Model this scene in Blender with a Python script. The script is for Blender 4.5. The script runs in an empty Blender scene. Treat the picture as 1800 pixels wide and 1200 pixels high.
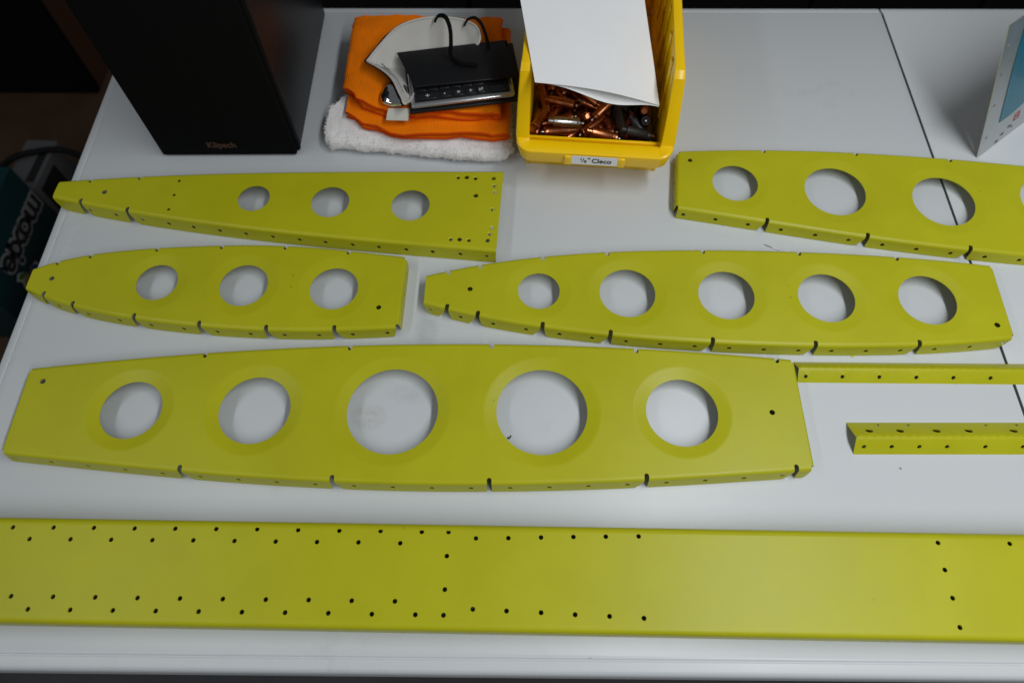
import bpy, bmesh, math, random
from mathutils import Vector, Matrix, noise
from mathutils.geometry import delaunay_2d_cdt

# ------------------------------------------------------------------ camera, light, exposure
scene = bpy.context.scene
COL = scene.collection
random.seed(7)
cam_d = bpy.data.cameras.new('camera'); cam = bpy.data.objects.new('camera', cam_d); COL.objects.link(cam)
right = Vector((0.99994074, 0.0093241, -0.0056196)); up = Vector((-0.00565144, 0.88577475, 0.46408098)); fwd = Vector((-0.00930484, 0.46402172, -0.88577495))
M = Matrix((right, up, -fwd)).transposed().to_4x4(); M.translation = (0, 0, 0.566)
cam.matrix_world = M
cam_d.sensor_width = 36.0; cam_d.lens = 24.426; cam_d.clip_start = 0.02; cam_d.clip_end = 60
cam_d.dof.use_dof = True; cam_d.dof.focus_distance = 0.60; cam_d.dof.aperture_fstop = 5.6
scene.camera = cam

world = bpy.data.worlds.new('World'); scene.world = world; world.use_nodes = True
bg = world.node_tree.nodes['Background']; bg.inputs['Color'].default_value = (0.93, 0.97, 1.0, 1); bg.inputs['Strength'].default_value = 0.095

def shop_light(name, x, y, z, sx, sy, power, color):
    l = bpy.data.lights.new(name, 'AREA'); l.shape = 'RECTANGLE'; l.size = sx; l.size_y = sy; l.energy = power; l.color = color
    o = bpy.data.objects.new(name, l); COL.objects.link(o); o.location = (x, y, z)
    return o
shop_light('shop_light', 0.54, -0.26, 1.12, 0.12, 1.70, 14.6, (0.95, 0.985, 1.0))
shop_light('shop_light', -0.92, -0.30, 1.12, 0.10, 1.70, 4.6, (0.94, 0.98, 1.0))

vs = scene.view_settings
vs.view_transform = 'Standard'; vs.look = 'None'; vs.exposure = 0.0; vs.gamma = 1.0; vs.use_curve_mapping = False

# ------------------------------------------------------------------ helpers
def mm(v): return v / 1000.0
def material(name, color, rough=0.5, metal=0.0, spec=0.5, var=0.0, var_scale=8.0, bump=0.0, bump_scale=400.0, coat=0.0, sheen=0.0, trans=0.0, emit=None):
    m = bpy.data.materials.new(name); m.use_nodes = True
    nt = m.node_tree; b = nt.nodes['Principled BSDF']
    b.inputs['Base Color'].default_value = (*color, 1); b.inputs['Roughness'].default_value = rough
    b.inputs['Metallic'].default_value = metal; b.inputs['Specular IOR Level'].default_value = spec
    b.inputs['Coat Weight'].default_value = coat; b.inputs['Sheen Weight'].default_value = sheen
    if sheen: b.inputs['Sheen Roughness'].default_value = 0.4
    tc = nt.nodes.new('ShaderNodeTexCoord')
    if var:
        n = nt.nodes.new('ShaderNodeTexNoise'); n.inputs['Scale'].default_value = var_scale; n.inputs['Detail'].default_value = 6; n.inputs['Roughness'].default_value = 0.6
        nt.links.new(tc.outputs['Object'], n.inputs['Vector'])
        mr = nt.nodes.new('ShaderNodeMapRange'); mr.inputs['From Min'].default_value = 0.25; mr.inputs['From Max'].default_value = 0.75
        mr.inputs['To Min'].default_value = 1 - var; mr.inputs['To Max'].default_value = 1 + var
        nt.links.new(n.outputs['Fac'], mr.inputs['Value'])
        mx = nt.nodes.new('ShaderNodeVectorMath'); mx.operation = 'SCALE'; mx.inputs[0].default_value = color
        nt.links.new(mr.outputs['Result'], mx.inputs['Scale']); nt.links.new(mx.outputs['Vector'], b.inputs['Base Color'])
        mr2 = nt.nodes.new('ShaderNodeMapRange'); mr2.inputs['To Min'].default_value = max(0.02, rough - 0.08); mr2.inputs['To Max'].default_value = min(1, rough + 0.08)
        nt.links.new(n.outputs['Fac'], mr2.inputs['Value']); nt.links.new(mr2.outputs['Result'], b.inputs['Roughness'])
    if bump:
        n2 = nt.nodes.new('ShaderNodeTexNoise'); n2.inputs['Scale'].default_value = bump_scale; n2.inputs['Detail'].default_value = 3
        nt.links.new(tc.outputs['Object'], n2.inputs['Vector'])
        bp = nt.nodes.new('ShaderNodeBump'); bp.inputs['Strength'].default_value = bump; bp.inputs['Distance'].default_value = 0.0006
        nt.links.new(n2.outputs['Fac'], bp.inputs['Height']); nt.links.new(bp.outputs['Normal'], b.inputs['Normal'])
    return m

def mesh_object(name, verts, faces, mat, parent=None, smooth=True, solid=0.0, auto=None, bevel=0.0, offset=-1):
    me = bpy.data.meshes.new(name); me.from_pydata([tuple(v) for v in verts], [], faces); me.validate()
    me.materials.append(mat)
    if smooth:
        for p in me.polygons: p.use_smooth = True
        if auto is not None: me.set_sharp_from_angle(angle=math.radians(auto))
    o = bpy.data.objects.new(name, me); COL.objects.link(o)
    if parent is not None: o.parent = parent
    if solid:
        s = o.modifiers.new('thickness', 'SOLIDIFY'); s.thickness = solid; s.offset = offset
        e = o.modifiers.new('crease', 'EDGE_SPLIT'); e.split_angle = math.radians(42)
    if bevel:
        b = o.modifiers.new('edge', 'BEVEL'); b.width = bevel; b.segments = 3; b.limit_method = 'ANGLE'; b.angle_limit = math.radians(35)
    return o
def bm_object(name, bm, mat, parent=None, smooth=True, auto=35):
    bmesh.ops.recalc_face_normals(bm, faces=bm.faces)
    me = bpy.data.meshes.new(name); bm.to_mesh(me); bm.free(); me.materials.append(mat)
    if smooth:
        for p in me.polygons: p.use_smooth = True
        me.set_sharp_from_angle(angle=math.radians(auto))
    o = bpy.data.objects.new(name, me); COL.objects.link(o)
    if parent is not None: o.parent = parent
    return o
def thing(name, label, cat, loc=(0, 0, 0), rz=0.0, group=None):
    o = bpy.data.objects.new(name, None); COL.objects.link(o); o.location = loc; o.rotation_euler = (0, 0, rz)
    o.empty_display_size = 0.02
    return tag(o, label, cat, group)
def tag(o, label, cat, group=None):
    o['label'] = label; o['category'] = cat
    if group: o['group'] = group
    return o
def box_bm(x0, x1, y0, y1, z0, z1, bev=0.0, seg=3, bm=None):
    bm = bm or bmesh.new()
    vs_ = [bm.verts.new((x, y, z)) for z in (z0, z1) for y in (y0, y1) for x in (x0, x1)]
    fs = [bm.faces.new([vs_[i] for i in q]) for q in ((0, 2, 3, 1), (4, 5, 7, 6), (0, 1, 5, 4), (2, 6, 7, 3), (0, 4, 6, 2), (1, 3, 7, 5))]
    if bev:
        es = list({e for f in fs for e in f.edges})
        bmesh.ops.bevel(bm, geom=es, offset=bev, segments=seg, profile=0.5, affect='EDGES')
    return bm
def prism_bm(poly, axis, a0, a1, bev=0.0, bm=None, seg=2):
    """polygon in the plane across `axis` pushed from a0 to a1"""
    bm = bm or bmesh.new()
    def P(u, v, a): return {'x': (a, u, v), 'y': (u, a, v), 'z': (u, v, a)}[axis]
    A = [bm.verts.new(P(u, v, a0)) for u, v in poly]; B = [bm.verts.new(P(u, v, a1)) for u, v in poly]
    n = len(poly); fs = [bm.faces.new(A[::-1]), bm.faces.new(B)]
    for i in range(n): fs.append(bm.faces.new((A[i], A[(i + 1) % n], B[(i + 1) % n], B[i])))
    if bev:
        es = list({e for f in fs for e in f.edges})
        bmesh.ops.bevel(bm, geom=es, offset=bev, segments=seg, profile=0.5, affect='EDGES')
    return bm
def tube_mesh(path, r, n=10, taper=None, flat=1.0):
    P = [Vector(p) for p in path]; V = []; F = []
    prev = Vector((0, 0, 1))
    for i, p in enumerate(P):
        t = (P[min(i + 1, len(P) - 1)] - P[max(i - 1, 0)]).normalized()
        a = (prev - t * prev.dot(t))
        if a.length < 1e-4: a = t.orthogonal()
        a.normalize(); prev = a; b = t.cross(a)
        rr = r * (taper[i] if taper else 1)
        for k in range(n):
            w = 2 * math.pi * k / n; V.append(p + a * (rr * flat * math.cos(w)) + b * (rr * math.sin(w)))
    for i in range(len(P) - 1):
        for k in range(n): F.append((i * n + k, i * n + (k + 1) % n, (i + 1) * n + (k + 1) % n, (i + 1) * n + k))
    F.append(tuple(range(n))[::-1]); F.append(tuple((len(P) - 1) * n + k for k in range(n)))
    return V, F
def spline(pts, n=8):
    P = [Vector(p) for p in pts]; out = []
    for i in range(len(P) - 1):
        p0 = P[max(i - 1, 0)]; p1 = P[i]; p2 = P[i + 1]; p3 = P[min(i + 2, len(P) - 1)]
        for k in range(n):
            t = k / n
            out.append(0.5 * ((2 * p1) + (p2 - p0) * t + (2 * p0 - 5 * p1 + 4 * p2 - p3) * t * t + (3 * p1 - p0 - 3 * p2 + p3) * t ** 3))
    out.append(P[-1]); return out
def lathe_mesh(prof, n=20, axis=Vector((0, 0, 1)), origin=Vector((0, 0, 0))):
    q = Vector((0, 0, 1)).rotation_difference(axis); V = []; F = []
    for r, z in prof:
        for k in range(n):
            a = 2 * math.pi * k / n; V.append(origin + q @ Vector((r * math.cos(a), r * math.sin(a), z)))
    for i in range(len(prof) - 1):
        for k in range(n): F.append((i * n + k, i * n + (k + 1) % n, (i + 1) * n + (k + 1) % n, (i + 1) * n + k))
    F.append(tuple(range(n))[::-1]); F.append(tuple((len(prof) - 1) * n + k for k in range(n)))
    return V, F
def in_poly(x, y, poly):
    c = False; j = len(poly) - 1
    for i in range(len(poly)):
        xi, yi = poly[i]; xj, yj = poly[j]
        if (yi > y) != (yj > y) and x < (xj - xi) * (y - yi) / (yj - yi) + xi: c = not c
        j = i
    return c
def patch(outer, holes, extra=()):
    """triangulate a flat region with real holes; returns 2D verts and triangles"""
    V = []; E = []
    for loop in [outer] + list(holes):
        b = len(V); V += [Vector(p) for p in loop]; n = len(loop)
        E += [(b + i, b + (i + 1) % n) for i in range(n)]
    V += [Vector(p) for p in extra]
    rv, re, rf, *_ = delaunay_2d_cdt(V, E, [], 0, 1e-7)
    T = []
    for f in rf:
        cx = sum(rv[i].x for i in f) / len(f); cy = sum(rv[i].y for i in f) / len(f)
        if not in_poly(cx, cy, outer): continue
        if any(in_poly(cx, cy, h) for h in holes): continue
        T.append(tuple(f))
    return [(v.x, v.y) for v in rv], T
def circle(cx, cy, r, n=16): return [(cx + r * math.cos(2 * math.pi * k / n), cy + r * math.sin(2 * math.pi * k / n)) for k in range(n)]
def text_mesh(body, size, depth=0.0003, align='CENTER', weight=0.0):
    c = bpy.data.curves.new('lettering', 'FONT'); c.body = body; c.size = size; c.extrude = depth; c.align_x = align; c.align_y = 'CENTER'; c.offset = weight
    c.resolution_u = 4
    o = bpy.data.objects.new('lettering', c); COL.objects.link(o)
    dg = bpy.context.evaluated_depsgraph_get(); me = bpy.data.meshes.new_from_object(o.evaluated_get(dg))
    bpy.data.objects.remove(o); bpy.data.curves.remove(c)
    return me
def lettering(name, body, size, mat, parent, matrix, depth=0.0003, weight=0.0):
    me = text_mesh(body, size, depth, weight=weight); me.materials.clear(); me.materials.append(mat)
    o = bpy.data.objects.new(name, me); COL.objects.link(o); o.parent = parent; o.matrix_local = matrix
    return o
def frame(origin, x, y):
    x = Vector(x).normalized(); y = Vector(y).normalized(); z = x.cross(y); m = Matrix((x, y, z)).transposed().to_4x4(); m.translation = origin
    return m

# ------------------------------------------------------------------ materials
PAINT = material('primer_paint', (0.448, 0.438, 0.008), rough=0.37, spec=0.32, var=0.07, var_scale=14, bump=0.14, bump_scale=1400)
def add_specks(m, scale, size, frac, col, amount):
    nt = m.node_tree; b = nt.nodes['Principled BSDF']; tc = [n for n in nt.nodes if n.type == 'TEX_COORD'][0]
    v = nt.nodes.new('ShaderNodeTexVoronoi'); v.inputs['Scale'].default_value = scale; nt.links.new(tc.outputs['Object'], v.inputs['Vector'])
    a = nt.nodes.new('ShaderNodeMapRange'); a.inputs['From Min'].default_value = size; a.inputs['From Max'].default_value = size * 0.45; nt.links.new(v.outputs['Distance'], a.inputs['Value'])
    sp_ = nt.nodes.new('ShaderNodeSeparateColor'); nt.links.new(v.outputs['Color'], sp_.inputs[0])
    g_ = nt.nodes.new('ShaderNodeMath'); g_.operation = 'LESS_THAN'; g_.inputs[1].default_value = frac; nt.links.new(sp_.outputs[0], g_.inputs[0])
    p = nt.nodes.new('ShaderNodeMath'); p.operation = 'MULTIPLY'; nt.links.new(a.outputs['Result'], p.inputs[0]); nt.links.new(g_.outputs[0], p.inputs[1])
    q = nt.nodes.new('ShaderNodeMath'); q.operation = 'MULTIPLY'; q.inputs[1].default_value = amount; nt.links.new(p.outputs[0], q.inputs[0])
    mx = nt.nodes.new('ShaderNodeMix'); mx.data_type = 'RGBA'; src = b.inputs['Base Color'].links[0].from_socket
    nt.links.new(q.outputs[0], mx.inputs['Factor']); nt.links.new(src, mx.inputs[6]); mx.inputs[7].default_value = (*col, 1); nt.links.new(mx.outputs[2], b.inputs['Base Color'])
add_specks(PAINT, 55, 0.07, 0.05, (0.20, 0.19, 0.004), 0.7)
add_specks(PAINT, 17, 0.045, 0.12, (0.26, 0.25, 0.01), 0.6)
BLACK = material('black_matte', (0.004, 0.004, 0.0045), rough=0.7, spec=0.12)
BLACKVINYL = material('black_vinyl', (0.007, 0.007, 0.008), rough=0.40, spec=0.3, bump=0.15, bump_scale=900)
COPPERTXT = material('copper_print', (0.075, 0.030, 0.012), rough=0.4, metal=0.3)
YELLOW = material('yellow_polypropylene', (0.97, 0.60, 0.001), rough=0.30, spec=0.5, var=0.03, var_scale=14, bump=0.05, bump_scale=500)
COPPER = material('copper_plating', (0.55, 0.205, 0.095), rough=0.30, metal=1.0, var=0.35, var_scale=160)
STEEL = material('steel', (0.55, 0.55, 0.55), rough=0.28, metal=1.0, var=0.1, var_scale=100)
DARKSTEEL = material('dark_steel', (0.05, 0.048, 0.05), rough=0.4, metal=0.6)
CHROME = material('chrome', (0.75, 0.75, 0.76), rough=0.06, metal=1.0)
PAPER = material('white_paper', (0.84, 0.84, 0.85), rough=0.7, spec=0.2, var=0.012, var_scale=30)
ORANGE = material('orange_microfibre', (0.98, 0.215, 0.002), rough=0.9, spec=0.1, var=0.10, var_scale=60, bump=0.6, bump_scale=700)
def ribbed(m, scale, strength):
    nt = m.node_tree; bp = [n for n in nt.nodes if n.type == 'BUMP'][0]; tc = [n for n in nt.nodes if n.type == 'TEX_COORD'][0]
    w = nt.nodes.new('ShaderNodeTexWave'); w.bands_direction = 'X'; w.inputs['Scale'].default_value = scale; w.inputs['Distortion'].default_value = 1.5; w.inputs['Detail'].default_value = 2
    nt.links.new(tc.outputs['Object'], w.inputs['Vector'])
    ad = nt.nodes.new('ShaderNodeMath'); ad.operation = 'MULTIPLY_ADD'; ad.inputs[1].default_value = strength
    nt.links.new(w.outputs['Fac'], ad.inputs[0]); nt.links.new(bp.inputs['Height'].links[0].from_socket, ad.inputs[2]); nt.links.new(ad.outputs[0], bp.inputs['Height'])
ribbed(ORANGE, 130, 0.8)
ORANGEHEM = material('orange_hem', (0.62, 0.065, 0.003), rough=0.9, spec=0.1, bump=0.5, bump_scale=900)
TERRY = material('white_terry', (0.82, 0.79, 0.78), rough=0.95, spec=0.05, var=0.06, var_scale=70, bump=0.8, bump_scale=900, sheen=0.3)
LINING = material('grey_white_lining', (0.56, 0.54, 0.51), rough=0.9, spec=0.1, var=0.08, var_scale=35, bump=0.3, bump_scale=1500)
BLACKCLOTH = material('black_cloth', (0.005, 0.005, 0.0055), rough=0.85, spec=0.06, bump=0.4, bump_scale=1200)
SILVER = material('silver_bezel', (0.62, 0.62, 0.63), rough=0.25, metal=0.9)
KEYBLACK = material('key_plastic', (0.012, 0.012, 0.014), rough=0.3)
WHITEPRINT = material('white_print', (0.62, 0.62, 0.62), rough=0.6)
BLACKPRINT = material('black_print', (0.01, 0.01, 0.01), rough=0.6)
REDPRINT = material('red_marker', (0.35, 0.03, 0.03), rough=0.6)
ALU = material('bare_aluminium', (0.62, 0.63, 0.64), rough=0.38, metal=0.85, var=0.05, var_scale=40)
FILM = material('blue_film', (0.015, 0.14, 0.22), rough=0.25, spec=0.5, var=0.06, var_scale=20)
TEAL = material('teal_carton', (0.003, 0.036, 0.042), rough=0.45, var=0.08, var_scale=8)
CARTON = material('white_carton', (0.11, 0.11, 0.115), rough=0.6, var=0.05, var_scale=10)
WOOD = material('brown_plywood', (0.075, 0.036, 0.015), rough=0.7, var=0.3, var_scale=7)  # plywood base colour darkened to stand in for shade on the floor
WOODDARK = material('brown_veneer', (0.085, 0.036, 0.018), rough=0.5, var=0.2, var_scale=5)
RUBBER = material('cable_rubber', (0.006, 0.006, 0.0065), rough=0.7, spec=0.2)
GREYSTEEL = material('grey_powder_coat', (0.16, 0.165, 0.17), rough=0.45)
BLUEPL = material('blue_plastic', (0.01, 0.02, 0.25), rough=0.35)

def table_plastic():
    m = material('table_polyethylene', (0.582, 0.604, 0.622), rough=0.36, spec=0.45, bump=0.10, bump_scale=1100)
    nt = m.node_tree; b = nt.nodes['Principled BSDF']; tc = [n for n in nt.nodes if n.type == 'TEX_COORD'][0]
    def noise_node(scale, detail=4, rough=0.6):
        n = nt.nodes.new('ShaderNodeTexNoise'); n.inputs['Scale'].default_value = scale; n.inputs['Detail'].default_value = detail; n.inputs['Roughness'].default_value = rough
        nt.links.new(tc.outputs['Object'], n.inputs['Vector']); return n
    def ramp(src, a, bb):
        r = nt.nodes.new('ShaderNodeMapRange'); r.clamp = True; r.inputs['From Min'].default_value = a; r.inputs['From Max'].default_value = bb
        nt.links.new(src, r.inputs['Value']); return r.outputs['Result']
    def math_(op, a, c):
        n = nt.nodes.new('ShaderNodeMath'); n.operation = op
        for i, v in enumerate((a, c)):
            if isinstance(v, (int, float)): n.inputs[i].default_value = v
            else: nt.links.new(v, n.inputs[i])
        return n.outputs[0]
    def mix(fac, a, col):
        n = nt.nodes.new('ShaderNodeMix'); n.data_type = 'RGBA'
        nt.links.new(fac, n.inputs['Factor'])
        if isinstance(a, tuple): n.inputs[6].default_value = a
        else: nt.links.new(a, n.inputs[6])
        n.inputs[7].default_value = col; return n.outputs[2]
    # grubby smears: coarse patches broken up by fine noise
    big = ramp(noise_node(7.0, 3).outputs['Fac'], 0.58, 0.76); fine = ramp(noise_node(60.0, 6, 0.7).outputs['Fac'], 0.50, 0.72)
    smear = math_('MULTIPLY', math_('MULTIPLY', big, fine), 0.22)
    c = mix(smear, (0.582, 0.604, 0.622, 1), (0.27, 0.30, 0.26, 1))
    # three distinct old stains
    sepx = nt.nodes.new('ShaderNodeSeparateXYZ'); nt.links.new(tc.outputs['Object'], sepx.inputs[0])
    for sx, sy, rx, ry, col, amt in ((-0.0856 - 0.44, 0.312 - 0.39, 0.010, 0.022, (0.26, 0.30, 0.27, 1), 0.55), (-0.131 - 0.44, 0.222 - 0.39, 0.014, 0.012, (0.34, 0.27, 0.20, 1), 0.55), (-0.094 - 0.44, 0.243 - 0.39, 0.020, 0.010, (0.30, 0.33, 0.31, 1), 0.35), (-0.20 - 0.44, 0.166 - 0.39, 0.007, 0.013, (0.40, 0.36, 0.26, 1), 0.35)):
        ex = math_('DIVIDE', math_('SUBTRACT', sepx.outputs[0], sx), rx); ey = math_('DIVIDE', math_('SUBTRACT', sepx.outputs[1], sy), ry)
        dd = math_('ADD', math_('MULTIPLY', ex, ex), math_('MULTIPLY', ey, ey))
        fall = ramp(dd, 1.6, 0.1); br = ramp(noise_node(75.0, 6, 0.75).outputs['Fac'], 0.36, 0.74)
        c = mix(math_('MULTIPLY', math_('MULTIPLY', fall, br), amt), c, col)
    # specks of swarf and dust
    v = nt.nodes.new('ShaderNodeTexVoronoi'); v.inputs['Scale'].default_value = 42.0; nt.links.new(tc.outputs['Object'], v.inputs['Vector'])
    speck = ramp(v.outputs['Distance'], 0.055, 0.030)
    sep = nt.nodes.new('ShaderNodeSeparateColor'); nt.links.new(v.outputs['Color'], sep.inputs[0])
    gate = ramp(sep.outputs[0], 0.80, 0.84)
    c = mix(math_('MULTIPLY', math_('MULTIPLY', speck, gate), 0.75), c, (0.12, 0.12, 0.12, 1))
    # faint scuffs: stretched noise
    mp = nt.nodes.new('ShaderNodeMapping'); mp.inputs['Rotation'].default_value = (0, 0, 0.9); mp.inputs['Scale'].default_value = (4, 90, 1)
    nt.links.new(tc.outputs['Object'], mp.inputs['Vector'])
    sc = noise_node(3.0, 3); nt.links.new(mp.outputs['Vector'], sc.inputs['Vector'])
    scuff = math_('MULTIPLY', math_('MULTIPLY', ramp(sc.outputs['Fac'], 0.70, 0.78), ramp(noise_node(4.0, 2).outputs['Fac'], 0.5, 0.7)), 0.10)
    c = mix(scuff, c, (0.75, 0.76, 0.77, 1))
    nt.links.new(c, b.inputs['Base Color'])
    rr = nt.nodes.new('ShaderNodeMapRange'); rr.inputs['To Min'].default_value = 0.30; rr.inputs['To Max'].default_value = 0.46
    nt.links.new(noise_node(11.0, 5).outputs['Fac'], rr.inputs['Value']); nt.links.new(rr.outputs['Result'], b.inputs['Roughness'])
    return m
TABLE = table_plastic()
def concrete():
    return material('dark_concrete', (0.045, 0.045, 0.047), rough=0.75, var=0.25, var_scale=5, bump=0.4, bump_scale=60)
CONCRETE = concrete()

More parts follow.
